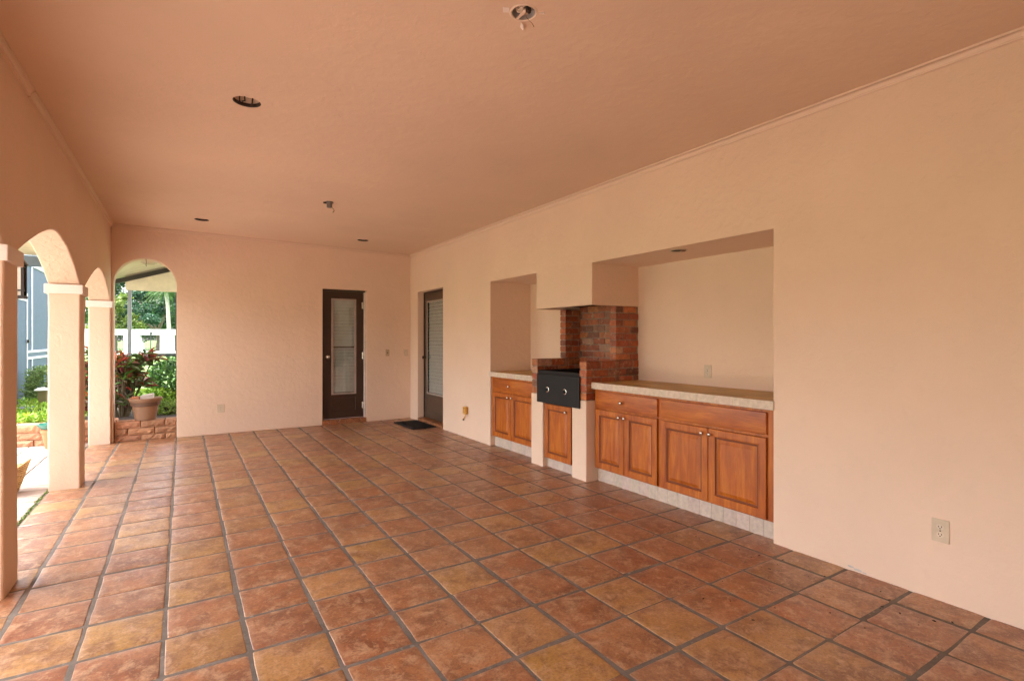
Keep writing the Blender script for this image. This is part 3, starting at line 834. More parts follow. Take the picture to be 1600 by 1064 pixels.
# small grey box
cx, cy = 1.335, 5.80; z = zc(cx)
t = thing('junction_box', 'small grey metal ceiling box with a short tan wire, far from the camera', 'ceiling box', (cx, cy, z), 'ceiling boxes left without a fitting')
bm = BM(); lathe(bm, [(.042, .002), (.042, -.014), (.030, -.016), (.029, -.058), (.024, -.062), (0, -.062)], (cx, cy, z), 8); obj('housing', bm, M['galvd'], t)
bm = BM(); box(bm, cx-.062, cx-.03, cy-.012, cy+.012, z-.022, z-.008); obj('clamp', bm, M['slot'], t)
bm = BM(); tube(bm, [(cx+.02, cy-.02, z-.06), (cx+.042, cy-.02, z-.078), (cx+.046, cy-.02, z-.092), (cx+.030, cy-.02, z-.115)], .005, 6); obj('wire', bm, M['tan'], t)
bm = BM(); lathe(bm, [(.0, .001), (.05, -.001), (.052, .001)], (cx+.115, cy+.02, z-.001), 16); obj('patch', bm, M['ceil'], t)

# ------------------------------------------------------------------ planter wall, patio things
BLK = (.47, .235, .135)
def block_courses(bm, path, thick, z0, courses, hgt, L=.29):
    for r in range(courses):
        off = (r % 2)*L*.5 + random.uniform(0, .06)
        seglen = []; tot = 0
        P = [Vector((*p, 0)) for p in path]
        for a, b in zip(P, P[1:]): seglen.append((tot, (b-a).length, a, b)); tot += (b-a).length
        s = -off
        while s < tot - .02:
            e = min(s + L*random.uniform(.92, 1.08), tot); s2 = max(s, 0)
            if e - s2 > .04:
                def at(q):
                    for t0, l, a, b in seglen:
                        if q <= t0 + l + 1e-6: return a + (b-a)*((q-t0)/l), (b-a).normalized()
                    return P[-1], (P[-1]-P[-2]).normalized()
                m, d = at((s2+e)/2); hl = (e-s2)/2 - .004
                nn = Vector((-d.y, d.x, 0)); nn = nn if nn.y > 0 else -nn
                zz0, zz1 = z0 + r*hgt, z0 + (r+1)*hgt - (.005 if r < courses-1 else 0)
                k = random.uniform(.82, 1.12); col = (BLK[0]*k, BLK[1]*k*random.uniform(.94, 1.06), BLK[2]*k)
                fr = random.uniform(-.012, .008)
                # split face: a grid of pushed points
                nx, nz = 7, 3; g = []
                for j in range(nz+1):
                    row = []
                    for i in range(nx+1):
                        u = -hl + 2*hl*i/nx; w = zz0 + (zz1-zz0)*j/nz
                        edge = i in (0, nx) or j in (0, nz)
                        push = fr + (0.006 if edge else random.uniform(-.016, .0))
                        row.append(bm.verts.new(m + d*u + nn*push + Vector((0, 0, w))))
                    g.append(row)
                fs = []
                for j in range(nz):
                    for i in range(nx): fs.append(bm.faces.new([g[j][i], g[j][i+1], g[j+1][i+1], g[j+1][i]]))
                bk = [bm.verts.new(m + d*u + nn*thick + Vector((0, 0, w))) for u, w in ((-hl, zz0), (hl, zz0), (hl, zz1), (-hl, zz1))]
                fs.append(bm.faces.new([g[nz][i] for i in range(nx+1)] + [bk[2], bk[3]]))
                fs.append(bm.faces.new([g[0][i] for i in range(nx, -1, -1)] + [bk[0], bk[1]]))
                fs.append(bm.faces.new([g[j][0] for j in range(nz+1)] + [bk[3], bk[0]]))
                fs.append(bm.faces.new([g[j][nx] for j in range(nz, -1, -1)] + [bk[1], bk[2]]))
                fs.append(bm.faces.new(bk))
                paint(bm, fs, col)
            s = e
bm = BM(); bm.loops.layers.float_color.new('Col')
block_courses(bm, [(AL+.004, 8.585), (AR-.004, 8.560)], .20, -.012, 3, .090)
block_courses(bm, [(-5.2, 9.75), (-3.4, 9.42), (-2.2, 9.02), (-1.45, 8.775), (-1.0, 8.765), (-.70, 8.800)], .20, -.02, 3, .096)
pw = obj('planter_wall', bm, M['block'], org=(-.9, 8.8, 0)); tag(pw, 'low retaining wall of rough tan split-face blocks around the planted bed', 'garden wall')
# raised bed soil and ground
bm = BM()
for a in range(30):
    for b in range(16): pass
gx = [-7 + .45*i for i in range(34)]; gy = [8.99, 9.3, 9.7, 10.1, 10.6, 11.2, 11.9, 12.6, 13.3]
vv = [[bm.verts.new((x, max(y, 8.99 + max(0, (-1.7-x))*.22), .215 + random.uniform(-.012, .012) - max(0, (y-12.2))*.18)) for y in gy] for x in gx]
for i in range(len(gx)-1):
    for j in range(len(gy)-1): bm.faces.new([vv[i][j], vv[i+1][j], vv[i+1][j+1], vv[i][j+1]])
o = obj('soil_bed', bm, M['soil']); tag(o, kind='structure')
bm = BM()
N = 60
def gxy(i): return -400 + 800*i/N
quad(bm, [(-500, -500, -.035), (500, -500, -.035), (500, 600, -.035), (-500, 600, -.035)])
o = obj('lawn', bm, M['grass']); tag(o, kind='structure')

def leaves(name, pos, size, cols, parent=None, org=(0, 0, 0), aspect=.45, up=.3, dirs=None, fold=.18, kind=None):
    """one mesh of many small bent leaf faces; pos (n,3) world, size (n,), cols (n,3)"""
    n = len(pos); pos = np.asarray(pos, float); size = np.asarray(size, float)
    d = RNG.normal(size=(n, 3)) if dirs is None else np.asarray(dirs, float)
    if dirs is None: d[:, 2] = d[:, 2]*.6 + up
    d /= np.linalg.norm(d, axis=1)[:, None] + 1e-9
    rnd = RNG.normal(size=(n, 3)); s = np.cross(d, rnd); s /= np.linalg.norm(s, axis=1)[:, None] + 1e-9
    if dirs is not None:
        z = np.tile([0, 0, 1.], (n, 1)); s0 = np.cross(d, z) + RNG.normal(size=(n, 3))*.35; s = s0 / (np.linalg.norm(s0, axis=1)[:, None] + 1e-9)
    nm = np.cross(s, d)
    L = size[:, None]; Wd = L*aspect
    og = np.array(ORG[parent] if parent is not None else org)
    p = pos - og
    # 6 points: base, left/right shoulder, left/right fore, tip; the midrib sags
    v = np.stack([p, p + d*L*.35 + s*Wd*.5 + nm*L*fold*.4, p + d*L*.75 + s*Wd*.36 + nm*L*fold*.1, p + d*L - nm*L*fold, p + d*L*.75 - s*Wd*.36 + nm*L*fold*.1, p + d*L*.35 - s*Wd*.5 + nm*L*fold*.4], 1).reshape(-1, 3)
    me = bpy.data.meshes.new(name)
    idx = (np.arange(n)[:, None]*6)
    quads = np.concatenate([idx + np.array([[0, 1, 2, 3]]), idx + np.array([[0, 3, 4, 5]])], 1).reshape(-1, 4)
    me.vertices.add(len(v)); me.vertices.foreach_set('co', v.ravel())
    me.loops.add(quads.size); me.loops.foreach_set('vertex_index', quads.ravel())
    me.polygons.add(len(quads)); me.polygons.foreach_set('loop_start', np.arange(0, quads.size, 4)); me.polygons.foreach_set('loop_total', np.full(len(quads), 4))
    me.update(calc_edges=True)
    at = me.color_attributes.new('Col', 'FLOAT_COLOR', 'POINT')
    c4 = np.ones((n, 6, 4)); c4[:, :, :3] = np.asarray(cols)[:, None, :]
    at.data.foreach_set('color', c4.ravel().astype(np.float32))
    me.validate()
    return link(name, me, M['leaf'], parent, Vector(org))
def pal(n, cs, var=.25):
    cs = np.array(cs); c = cs[RNG.integers(0, len(cs), n)]
    return np.clip(c*(1 + RNG.uniform(-var, var, (n, 1))), 0, 1)
GREENS = [(.035, .085, .018), (.055, .12, .022), (.08, .15, .03), (.045, .10, .03)]
LIME = [(.22, .40, .03), (.30, .46, .045), (.16, .33, .03), (.36, .48, .07)]

# bright ground cover in the bed
n = 9000
p = np.column_stack([RNG.uniform(-4.5, -1.15, n), RNG.uniform(9.05, 11.6, n), np.zeros(n)])
p[:, 1] = np.maximum(p[:, 1], 9.02 + np.maximum(0, -1.7-p[:, 0])*.22)
p[:, 2] = .22 + RNG.uniform(0, .10, n) + .05*np.sin(p[:, 0]*5)*np.sin(p[:, 1]*4)
o = leaves('ground_cover', p, RNG.uniform(.04, .09, n), pal(n, LIME), up=.7)
tag(o, 'bright lime green ground cover filling the planted bed', 'ground cover', kind='stuff')

def shrub(name, label, cat, c, r, n, size, cols, group=None, flat=False, up=.3):
    t = thing(name, label, cat, (c[0], c[1], .2), group)
    u = RNG.normal(size=(n, 3)); u /= np.linalg.norm(u, axis=1)[:, None]
    rad = RNG.uniform(.72, 1.02, n)**.6
    if flat:   # clipped: a rounded box
        u = u / np.maximum(np.abs(u).max(axis=1)[:, None], 1e-6)*.55 + u*.45
    lump = 1 + .10*np.sin(u[:, 0]*7 + c[0]*3)*np.sin(u[:, 1]*6)*np.cos(u[:, 2]*5)
    p = np.array(c) + u*np.array(r)*(rad*lump)[:, None]
    p = p[p[:, 2] > .2]; n = len(p)
    leaves('foliage', p, RNG.uniform(.7, 1.3, n)*size, pal(n, cols), t, up=up)
    bm = BM()
    for k in range(6):
        a = random.uniform(0, 2*PI); q = Vector((c[0]+r[0]*.55*math.cos(a), c[1]+r[1]*.55*math.sin(a), c[2]+r[2]*.4))
        b0 = Vector((c[0]+random.uniform(-.08, .08), c[1]+random.uniform(-.08, .08), .18))
        tube(bm, [b0, (b0+q)/2 + Vector((0, 0, .06)), q], [.016, .012, .005], 6)
    obj('stems', bm, M['stem'], t)
    return t
shrub('hedge', 'rounded clipped green hedge behind the mushroom-topped path light', 'hedge', (-1.72, 12.6, .46), (.64, .62, .42), 9000, .05, [(.13, .22, .06), (.18, .28, .07), (.24, .33, .09)], flat=True)
shrub('shrub', 'loose green shrub to the right of the red croton, outside the round-headed opening', 'shrub', (.30, 10.9, .62), (.85, .6, .50), 5200, .075, [(.08, .19, .045), (.12, .28, .06), (.055, .13, .04), (.20, .36, .08)])
shrub('shrub', 'yellow-green low shrub at the foot of the loose green shrub', 'shrub', (-.16, 9.6, .26), (.26, .22, .13), 700, .06, [(.16, .26, .04), (.24, .36, .06), (.30, .40, .08)])
shrub('shrub', 'lime young shrub behind the flower pot rim, under the croton', 'shrub', (-.38, 10.5, .33), (.45, .35, .2), 1700, .06, LIME)

# croton: stems and big coloured leaves in whorls
cr = thing('croton_plant', 'large croton with red, orange and dark green leaves behind the clay pot', 'plant', (-.78, 9.55, .2))
tips = []
bm = BM()
for k in range(46):
    a = random.uniform(0, 2*PI); rr = random.uniform(.06, .56); hz = random.uniform(.70, 1.17)
    tip = Vector((-.86 + rr*math.cos(a)*1.0, 9.55 + rr*math.sin(a)*.6, hz))
    b0 = Vector((-.78 + .10*math.cos(a), 9.55 + .08*math.sin(a), .19))
    tube(bm, [b0, b0.lerp(tip, .5) + Vector((0, 0, .05)), tip], [.016, .012, .007], 6); tips.append(tip)
for k in range(10):
    tips.append(Vector((-.86 + random.uniform(-.3, .2), 9.45 + random.uniform(-.1, .1), random.uniform(.42, .55))))
obj('stems', bm, M['stem'], cr)
P_, D_, S_, C_ = [], [], [], []
RED = [(.40, .07, .05), (.24, .05, .05), (.16, .10, .05), (.52, .17, .07), (.15, .24, .06), (.24, .20, .07), (.55, .38, .26), (.14, .27, .07), (.24, .06, .05), (.48, .22, .18), (.13, .19, .06), (.20, .33, .09), (.10, .16, .05)]
for tip in tips:
    warm = random.random()
    for q in range(22):
        a = random.uniform(0, 2*PI); el = random.uniform(-.35, 1.0)
        D_.append((math.cos(a)*math.cos(el), math.sin(a)*math.cos(el), math.sin(el)))
        P_.append(tip + Vector((0, 0, random.uniform(-.10, .03)))); S_.append(random.uniform(.12, .22))
        c = RED[random.randrange(len(RED))]
        if el > .75 and warm > .72: c = (.66, .15, .03)
        C_.append([x*random.uniform(.8, 1.2) for x in c])
leaves('foliage', P_, S_, C_, cr, aspect=.27, dirs=D_, fold=.14)

# flower pot on the wall with pale blocks in it
px, py = -.425, 8.682
pt = thing('flower_pot', 'brown clay pot with a dark band standing on the block wall', 'pot', (px, py, .262))
bm = BM(); lathe(bm, [(.115, 0), (.122, .004), (.158, .232), (.166, .235), (.176, .240)], (px, py, .262), 40); obj('body', bm, M['pot'], pt, smooth=35)
bm = BM(); lathe(bm, [(.1585, .190), (.168, .193), (.174, .238), (.1655, .240)], (px, py, .262), 40)
for f in [f for f in bm.faces if len(f.verts) > 4]: bm.faces.remove(f)
obj('dark_band', bm, M['potdark'], pt, smooth=35)
bm = BM(); lathe(bm, [(.172, .236), (.188, .262), (.196, .285), (.194, .293), (.186, .294), (.172, .260), (0, .258)], (px, py, .262), 40); obj('rim', bm, M['pot'], pt, smooth=40)
bm = BM()
prism(bm, [(-.478, 8.60, .525), (-.335, 8.63, .545), (-.330, 8.72, .545), (-.473, 8.69, .525)], (.004, 0, .068))
o = obj('concrete_block', bm, M['blockw'], org=(-.4, 8.66, .53), bevel=.006); tag(o, 'whitish concrete block lying in the mouth of the clay pot', 'block')
bm = BM(); prism(bm, [(-.585, 8.64, .53), (-.492, 8.61, .535), (-.487, 8.70, .535), (-.58, 8.72, .53)], (0, 0, .045))
o = obj('concrete_block', bm, M['clay'], org=(-.54, 8.66, .53), bevel=.006); tag(o, 'tan broken paver lying beside the whitish block in the clay pot', 'block')
# teal bowl on a terracotta pot
cp = thing('terracotta_pot', 'orange terracotta pot on the patio carrying a teal bowl', 'pot', (-1.355, 8.585, 0))
bm = BM(); lathe(bm, [(.085, -.006), (.090, 0), (.122, .19), (.132, .192), (.136, .235), (.126, .237), (.118, .20), (0, .19)], (-1.355, 8.585, 0), 32); obj('body', bm, M['clay'], cp, smooth=40)
bm = BM(); lathe(bm, [(.10, .236), (.125, .240), (.165, .285), (.170, .300), (.163, .300), (.118, .255), (0, .250)], (-1.355, 8.585, 0), 36)
o = obj('teal_bowl', bm, M['teal'], org=(-1.355, 8.585, .24), smooth=40); tag(o, 'glazed teal bowl sitting on the orange terracotta pot', 'bowl')
# boat-shaped wicker basket
bk = (-1.365, 6.24, 0); bm = BM(); seg = 48; rings = []
for r, hz, lift in ((.0, .0, 0), (.12, .0, 0), (.14, .012, 0), (.165, .08, .01), (.20, .17, .05), (.225, .215, .10), (.215, .215, .10), (.19, .165, .05), (.13, .03, 0), (.0, .02, 0)):
    ring = []
    for i in range(seg):
        a = 2*PI*i/seg; e = abs(math.cos(a))**3
        ring.append(bm.verts.new((bk[0] + r*math.cos(a), bk[1] + r*.85*math.sin(a), hz - .004 + lift*(e*.8))))
    rings.append(ring)
for a, b in zip(rings, rings[1:]):
    for i in range(seg): bm.faces.new([a[i], a[(i+1)%seg], b[(i+1)%seg], b[i]])
bmesh.ops.remove_doubles(bm, verts=bm.verts, dist=1e-5)
o = obj('wicker_basket', bm, M['wicker'], org=bk, smooth=60); tag(o, 'tan woven basket with upswept ends on the patio behind the nearest column', 'basket')
# moss in the joint beside the columns
n = 700
p = np.column_stack([XO - .006 + RNG.normal(0, .006, n), RNG.choice([5.0, 5.5, 5.85, 4.6], n) + RNG.normal(0, .22, n), RNG.uniform(-.008, .004, n)])
o = leaves('moss', p, RNG.uniform(.008, .02, n), pal(n, [(.12, .20, .03), (.07, .12, .02), (.18, .24, .05)]), up=.8)
tag(o, 'green moss growing in the joint between tiles and patio', 'moss', kind='stuff')
# path light
pl_ = thing('path_light', 'mushroom-topped garden path light in front of the clipped hedge', 'garden light', (-1.93, 11.3, .2))
bm = BM(); box(bm, -1.985, -1.875, 11.25, 11.35, .19, .52); obj('post', bm, mat_plain('weathered_wood', (.24, .20, .10), .8), pl_, bevel=.008)
bm = BM(); lathe(bm, [(.100, 0), (.104, .012), (.06, .04), (.02, .05), (0, .05)], (-1.93, 11.3, .515), 28); obj('cap', bm, M['blockw'], pl_, smooth=40)
# edging stones in the bed
for i, (x, y, l, lab) in enumerate(((-2.02, 10.75, .42, 'dark flat edging stone at the outer side of the ground cover'), (-1.62, 10.9, .30, 'dark flat edging stone on the ground cover near the column'))):
    bm = BM(); prism(bm, [(x + l*.5*math.cos(k*PI/5)*random.uniform(.85, 1.1), y + .16*math.sin(k*PI/5)*random.uniform(.8, 1.1), .22) for k in range(10)], (0, 0, .09))
    o = obj('edging_stone', bm, M['dgrey'], org=(x, y, .22), bevel=.015); tag(o, lab, 'stone', 'edging stones in the bed')

# ------------------------------------------------------------------ lantern hanging in the first arch
lx, ly_, lz = -.972, 4.875, 1.63
ln = thing('hanging_lantern', 'dark metal lantern with frosted panes hanging in the arch beside the nearest column', 'lantern', (lx, ly_, lz))
bm = BM()
W_ = .042
for sx in (-1, 1):
    for sy in (-1, 1): box(bm, lx+sx*W_-.007, lx+sx*W_+.007, ly_+sy*W_-.007, ly_+sy*W_+.007, lz+.02, lz+.235)
box(bm, lx-.052, lx+.052, ly_-.052, ly_+.052, lz, lz+.02)
for zz in (.05, .215):
    for sx in (-1, 1):
        box(bm, lx+sx*W_-.004, lx+sx*W_+.004, ly_-W_+.007, ly_+W_-.007, lz+zz, lz+zz+.010)
        box(bm, lx-W_+.007, lx+W_-.007, ly_+sx*W_-.004, ly_+sx*W_+.004, lz+zz, lz+zz+.010)
obj('cage', bm, M['iron'], ln)
bm = BM(); lathe(bm, [(.076, .235), (.079, .243), (.042, .285), (.022, .30), (.012, .31), (0, .312)], (lx, ly_, lz), 4); bmesh.ops.rotate(bm, verts=bm.verts, cent=(lx, ly_, lz), matrix=Matrix.Rotation(PI/4, 3, 'Z'))
obj('roof', bm, M['iron'], ln)
bm = BM(); box(bm, lx-.034, lx+.034, ly_-.034, ly_+.034, lz+.0205, lz+.234); obj('pane', bm, M['frost'], ln)
bm = BM(); tube(bm, [(lx, ly_, lz+.31), (lx, ly_, SP+RISE-.004)], .004, 6); obj('chain', bm, M['iron'], ln)
# little hook at the crown of the round-headed opening
bm = BM(); tube(bm, [(ac, YB+.03, AS+ar+.004), (ac+.003, YB+.03, AS+ar-.05), (ac, YB+.025, AS+ar-.085), (ac+.006, YB+.015, AS+ar-.10)], .004, 6)
o = obj('hook', bm, M['darkbrown'], org=(ac, YB+.03, AS+ar)); tag(o, 'thin brown wire hook hanging from the crown of the round-headed opening', 'hook')

# ------------------------------------------------------------------ eaves and covers outside
ev = thing('eave', 'cream eave outside the arcade with a slate blue gutter across its far end', 'eave', (-1.5, 4, 2.6))
bm = BM(); box(bm, -2.15, XO-.024, Y0, 10.4, 2.60, 2.70); obj('soffit', bm, M['soffit'], ev)
bm = BM(); box(bm, -2.25, XO-.024, 10.41, 10.53, 2.44, 2.60); obj('gutter', bm, M['slate'], ev, bevel=.01)
bm = BM(); box(bm, -2.20, -2.155, Y0, 10.4, 2.58, 2.74); obj('fascia', bm, M['soffit'], ev)
YH = 10.75
pc = thing('patio_cover', 'beige sloping cover with a dark rafter outside the round-headed opening', 'patio cover', (0, 9.8, 2.4))
def zr(x): return 2.255 + .335*(x + .93)
bm = BM(); prism(bm, [(-.98, 8.745, zr(-.98)+.10), (1.3, 8.745, zr(1.3)+.10), (1.3, YH+.3, zr(1.3)+.10), (-.98, YH+.3, zr(-.98)+.10)], (0, 0, .05))
cpn = obj('sloping_panel', bm, M['beige'], pc)
bm = BM(); prism(bm, [(-.80, YH, 2.165), (1.3, YH, 2.165), (1.3, YH, zr(1.3)+.098), (-.80, YH, zr(-.80)+.098)], (0, .08, 0)); obj('gable_header', bm, M['beige'], pc)
bm = BM(); prism(bm, [(-1.05, YH-.06, zr(-1.05)), (1.25, YH-.06, zr(1.25)), (1.25, YH-.06, zr(1.25)+.075), (-1.05, YH-.06, zr(-1.05)+.075)], (0, .055, 0)); obj('rafter', bm, M['darkbeam'], pc)
bm = BM(); lathe(bm, [(0, -.05), (.06, -.05), (.10, -.03), (.11, 0)], (-.42, 9.5, zr(-.42)+.085), 24); obj('ceiling_lamp', bm, M['ivory'], pc, smooth=40)
sf = thing('screen_frame', 'grey aluminium screen posts and dark rail standing beyond the croton', 'screen frame', (-.4, YH+.04, 0))
for x, w_, m_ in ((-.745, .055, 'grey'), (-.085, .030, 'dgrey'), (1.1, .05, 'grey')):
    bm = BM(); box(bm, x-w_/2, x+w_/2, YH+.005, YH+.055, -.04, 2.164); obj('post', bm, M[m_], sf, bevel=.004)
for a_, b_ in ((-.717, -.101), (-.069, 1.074)):
    bm = BM(); box(bm, a_, b_, YH+.010, YH+.05, 1.055, 1.105); obj('rail', bm, M['dgrey'], sf)
bm = BM(); box(bm, -.717, -.101, YH+.012, YH+.045, .33, .37); obj('low_rail', bm, M['dgrey'], sf)

# pool enclosure: blue-grey screens in white framing, along x = -2.5
XE = -2.55
pe = thing('pool_enclosure', 'blue-grey screened pool enclosure with white framing beyond the hedge', 'enclosure', (XE, 14, 0))
def pen(name, y0, y1, z0, z1, x0, x1, m, par=pe):
    bm = BM(); box(bm, x0, x1, y0, y1, z0, z1); return obj(name, bm, M[m], par)
pen('screen_panel', 9.8, 19.0, 1.13, 2.80, XE-.03, XE-.01, 'screen'); pen('kick_panel', 9.8, 19.0, -.03, 1.0, XE-.03, XE-.01, 'screen')
pen('middle_band', 9.8, 19.0, 1.001, 1.129, XE-.04, XE-.004, 'screenlow')
pen('top_rail', 9.8, 19.0, 2.801, 2.90, XE-.06, XE+.01, 'whitem'); pen('rail', 9.8, 19, 1.085, 1.128, XE-.003, XE+.012, 'whitem'); pen('rail', 9.8, 19, .955, .999, XE-.009, XE+.012, 'whitem')
for y, w_ in ((10.6, .06), (11.7, .06), (13.46, .075), (13.98, .035), (15.6, .06), (17.3, .06), (18.97, .06)):
    for z0, z1 in ((-.03, .954), (1.129, 2.80)): pen('post', y-w_/2, y+w_/2, z0, z1, XE-.009, XE+.014, 'whitem')
dr = pen('screen_door', 12.40, 13.40, .06, 2.13, XE+.016, XE+.04, 'screen')
for y0, y1, z0, z1 in ((12.40, 12.46, .06, 2.13), (13.34, 13.40, .06, 2.13)): pen('stile', y0, y1, z0, z1, XE+.041, XE+.05, 'whitem', dr)
for z0, z1 in ((2.07, 2.13), (2.17, 2.22), (.06, .12)): pen('cross_rail', 12.461 if z1 < 2.15 else 12.40, 13.339 if z1 < 2.15 else 13.40, z0, z1, XE+.041, XE+.05, 'whitem', dr)
pen('handle', 13.33, 13.42, 1.28, 1.34, XE+.051, XE+.08, 'iron', dr)

# ------------------------------------------------------------------ far white wall with grilles, trees
def far(u, w):
    """point on the ground seen at photo column u, at camera depth w"""
    th = math.atan(515/818); s, c = math.sin(th), math.cos(th); a = (u-800)/818
    return ((s + c*a)*w, (c - s*a)*w)
th = math.atan(515/818)
W0 = 46.; ox_, oy_ = far(230, W0)
rt = Vector((math.cos(.30), -math.sin(.30), 0))      # wall runs roughly across the view
def wp(du, z, off=0):
    k = W0/818*.97
    q = Vector((ox_, oy_, 0)) + rt*(du*k) + Vector((rt.y, -rt.x, 0))*(-off)
    return (q.x, q.y, z)
fw = thing('garden_wall', 'long white wall with wide barred openings across the far lawn', 'garden wall', (ox_, oy_, 0))
bm = BM()
nv = Vector((rt.y, -rt.x, 0))*.35
prism(bm, [wp(-160, -.03), wp(160, -.03), wp(160, .30), wp(-160, .30)], -nv)
prism(bm, [wp(-160, 1.72), wp(160, 1.72), wp(160, 2.22), wp(-160, 2.22)], -nv)
for a, b, c_, d_ in ((-160, -51, -51, -160), (-33, -4, -11, -33), (18, 38, 38, 18), (54, 70, 70, 54), (92, 160, 160, 92)):
    # bottom left, bottom right, top right, top left along the wall
    prism(bm, [wp(a, .30), wp(b, .30), wp(c_, 1.72), wp(d_, 1.72)], -nv)
obj('wall', bm, M['white'], fw)
for a, b in ((-51, -33), (-11, 18), (38, 54), (70, 92)):
    bm = BM(); k = a + 1.
    while k < b:
        q0, q1 = wp(k, .30, .15), wp(k, 1.72, .15); tube(bm, [q0, q1], .018, 5); k += 2.1
    tube(bm, [wp(a, .52, .15), wp(b, .52, .15)], .03, 5); tube(bm, [wp(a, 1.5, .15), wp(b, 1.5, .15)], .02, 5)
    obj('grille', bm, M['iron'], fw)
lp = wp(13, 0, -1.2)
t = thing('lamp_post', 'slim dark garden lamp post in front of the far white wall', 'lamp post', lp)
bm = BM(); tube(bm, [lp, (lp[0], lp[1], 1.75)], .045, 8); obj('pole', bm, M['iron'], t)
bm = BM(); lathe(bm, [(.05, 0), (.10, .02), (.11, .16), (.04, .22), (0, .24)], (lp[0], lp[1], 1.75), 10); obj('lamp_head', bm, M['iron'], t)

def tree(label, base, H, R, n, cols, size, z0=.35, lean=(0, 0), group='trees beyond the far white wall', nclump=26):
    t = thing('tree', label, 'tree', (base[0], base[1], -.03), group)
    b = Vector((base[0], base[1], -.03)); bm = BM()
    fork = b + Vector((lean[0]*.4, lean[1]*.4, H*z0)); tube(bm, [b, b.lerp(fork, .5) + Vector((.05, .04, 0)), fork], [R*.085, R*.065, R*.055], 8)
    cl = []
    for k in range(nclump):
        a = random.uniform(0, 2*PI); q = random.random()
        rr = R*math.sqrt(random.random())*(1 - .35*q); zz = H*(z0 + .08 + (1 - z0 - .12)*q)
        cl.append(Vector((b.x + lean[0] + rr*math.cos(a), b.y + lean[1] + rr*math.sin(a), zz)))
    for k in range(0, nclump, 3):
        m = fork.lerp(cl[k], .5) + Vector((0, 0, -.05*H)); tube(bm, [fork + Vector((0, 0, -.1)), m, cl[k]], [R*.04, R*.024, R*.008], 6)
    obj('trunk', bm, M['bark'], t, smooth=60)
    per = n//nclump; P = []; C = []
    for c in cl:
        u = RNG.normal(size=(per, 3)); u /= np.linalg.norm(u, axis=1)[:, None]
        s = R*random.uniform(.20, .36)
        P.append(np.array(c) + u*(s*RNG.uniform(.35, 1.05, (per, 1)))*np.array([1, 1, .72]))
        C.append(pal(per, cols)*random.uniform(.75, 1.25))
    P = np.concatenate(P); C = np.concatenate(C)
    leaves('crown', P, RNG.uniform(.7, 1.3, len(P))*size, C, t, up=.1)
DEEP = [(.022, .062, .022), (.035, .085, .028), (.05, .11, .03), (.03, .08, .035)]
MID = [(.05, .12, .03), (.075, .16, .035), (.04, .10, .03)]
YEL = [(.14, .20, .03), (.20, .25, .045), (.10, .17, .03)]
tree('broad dark green tree with bare forking limbs showing, over the far white wall', far(216, 60), 9.0, 3.6, 9000, DEEP, .30, .38)
tree('dense mid green tree right of the bare-limbed one, over the far white wall', far(247, 56), 8.4, 3.2, 9000, [(.025, .085, .04), (.04, .11, .045), (.03, .095, .05)], .26, .28)
tree('yellow-green tree at the far left of the round-headed opening', far(180, 52), 6.0, 2.2, 5200, YEL, .26, .3)
tree('tall pale green tree far behind the palm trunk', far(284, 70), 10.5, 3.8, 7000, MID, .34, .3)
tree('large dark tree beyond the screened pool enclosure', far(66, 36), 7.6, 2.6, 7000, MID, .24, .3, group='trees beyond the pool enclosure')
tree('wide tree far behind the enclosure, partly hidden by the second column', far(120, 62), 10, 4.2, 7000, DEEP, .34, .28, group='trees beyond the pool enclosure')
tree('low bushy tree behind the far white wall, closing the gap under the others', far(205, 66), 5.2, 3.4, 6000, [(.07, .15, .04), (.11, .19, .05)], .3, .15)
tree('low round tree right of the palm, behind the far white wall', far(272, 62), 5.4, 3.0, 6000, MID, .28, .15)
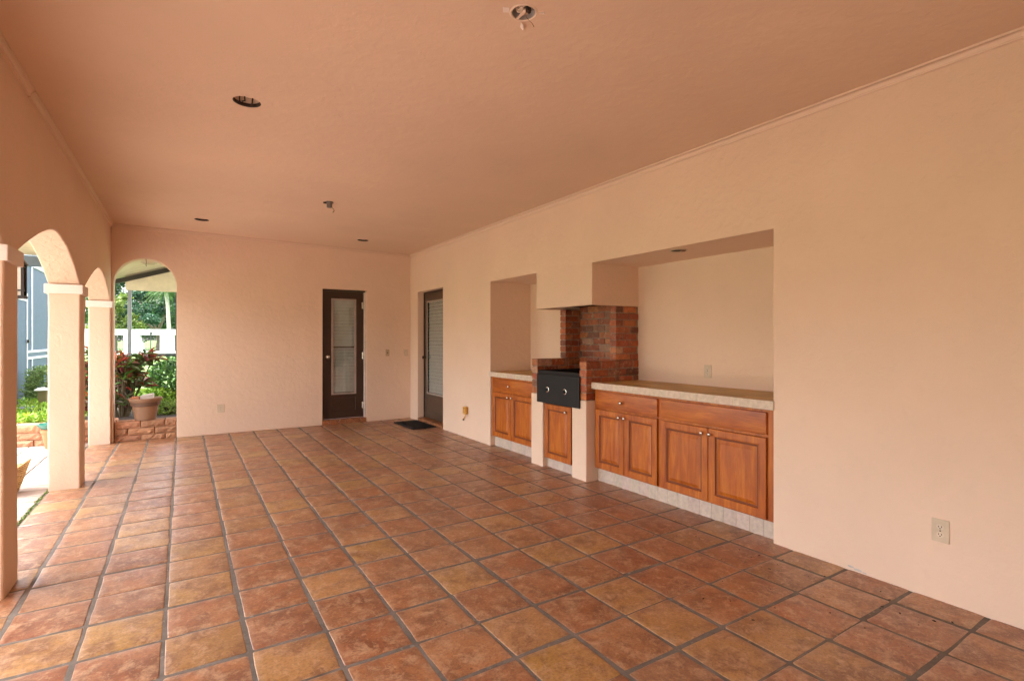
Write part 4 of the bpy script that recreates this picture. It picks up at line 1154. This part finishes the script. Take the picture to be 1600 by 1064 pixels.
# palm
pb = far(263, 50)
pm = thing('palm_tree', 'palm with a pale slim trunk in front of the green trees', 'palm tree', (pb[0], pb[1], -.03))
bm = BM(); tube(bm, [(pb[0], pb[1], -.05), (pb[0]+.05, pb[1], 2.5), (pb[0]-.05, pb[1], 4.6), (pb[0]-.22, pb[1], 6.2)], [.21, .17, .15, .17], 10); obj('trunk', bm, M['palmbark'], pm, smooth=60)
P_, D_, S_, C_ = [], [], [], []
top = Vector((pb[0]-.22, pb[1], 6.2))
for k in range(26):
    a = 2*PI*k/26 + random.uniform(-.1, .1); el = random.uniform(-.5, 1.1); L = random.uniform(1.7, 2.3)
    for q in range(22):
        f_ = q/21; r_ = L*f_; dr_ = L*f_*f_*.75
        c = top + Vector((math.cos(a)*math.cos(el)*r_, math.sin(a)*math.cos(el)*r_, math.sin(el)*r_ - dr_))
        for sd in (-1, 1):
            P_.append(c); S_.append(.50*(1-.5*f_)); D_.append((math.cos(a)*.5 - sd*math.sin(a), math.sin(a)*.5 + sd*math.cos(a), -.45))
            C_.append(np.array((.07, .14, .035))*random.uniform(.8, 1.4))
leaves('crown', P_, S_, C_, pm, aspect=.12, dirs=D_, fold=.1)

# ------------------------------------------------------------------ light, world, camera
EL, AZ_SUN = math.radians(69), math.radians(283)     # azimuth measured from +y towards +x: light comes from the left
w = bpy.data.worlds.new('World'); scene.world = w; w.use_nodes = True
nt = w.node_tree; bg = nt.nodes['Background']
sky = nt.nodes.new('ShaderNodeTexSky'); sky.sky_type = 'NISHITA'; sky.sun_disc = False
sky.sun_elevation = EL; sky.sun_rotation = AZ_SUN; sky.dust_density = 4; sky.air_density = 1.0; sky.ozone_density = .6
hs = nt.nodes.new('ShaderNodeHueSaturation'); hs.inputs['Saturation'].default_value = .36
nt.links.new(sky.outputs[0], hs.inputs['Color']); nt.links.new(hs.outputs[0], bg.inputs[0])
bg.inputs[1].default_value = .15
sl = bpy.data.lights.new('sun', 'SUN'); sl.energy = 1.3; sl.angle = math.radians(14); sl.color = (1, .985, .96)
so = bpy.data.objects.new('sun', sl); COL.objects.link(so)
dv = Vector((math.sin(AZ_SUN)*math.cos(EL), math.cos(AZ_SUN)*math.cos(EL), math.sin(EL)))
so.rotation_euler = dv.to_track_quat('Z', 'Y').to_euler(); so.location = dv*50

cam = bpy.data.cameras.new('camera'); co = bpy.data.objects.new('camera', cam); COL.objects.link(co)
co.location = (0, 0, 1.35); co.rotation_euler = (PI/2, 0, -th)
cam.sensor_width = 36; cam.lens = 36*818/1600; cam.shift_y = -2/1600; cam.clip_start = .05; cam.clip_end = 2000
scene.camera = co
vs = scene.view_settings; vs.view_transform = 'Standard'; vs.look = 'None'; vs.exposure = 3.15; vs.gamma = 1
scene.cycles.max_bounces = 14; scene.cycles.diffuse_bounces = 8; scene.cycles.transparent_max_bounces = 12
scene.cycles.sample_clamp_indirect = 6
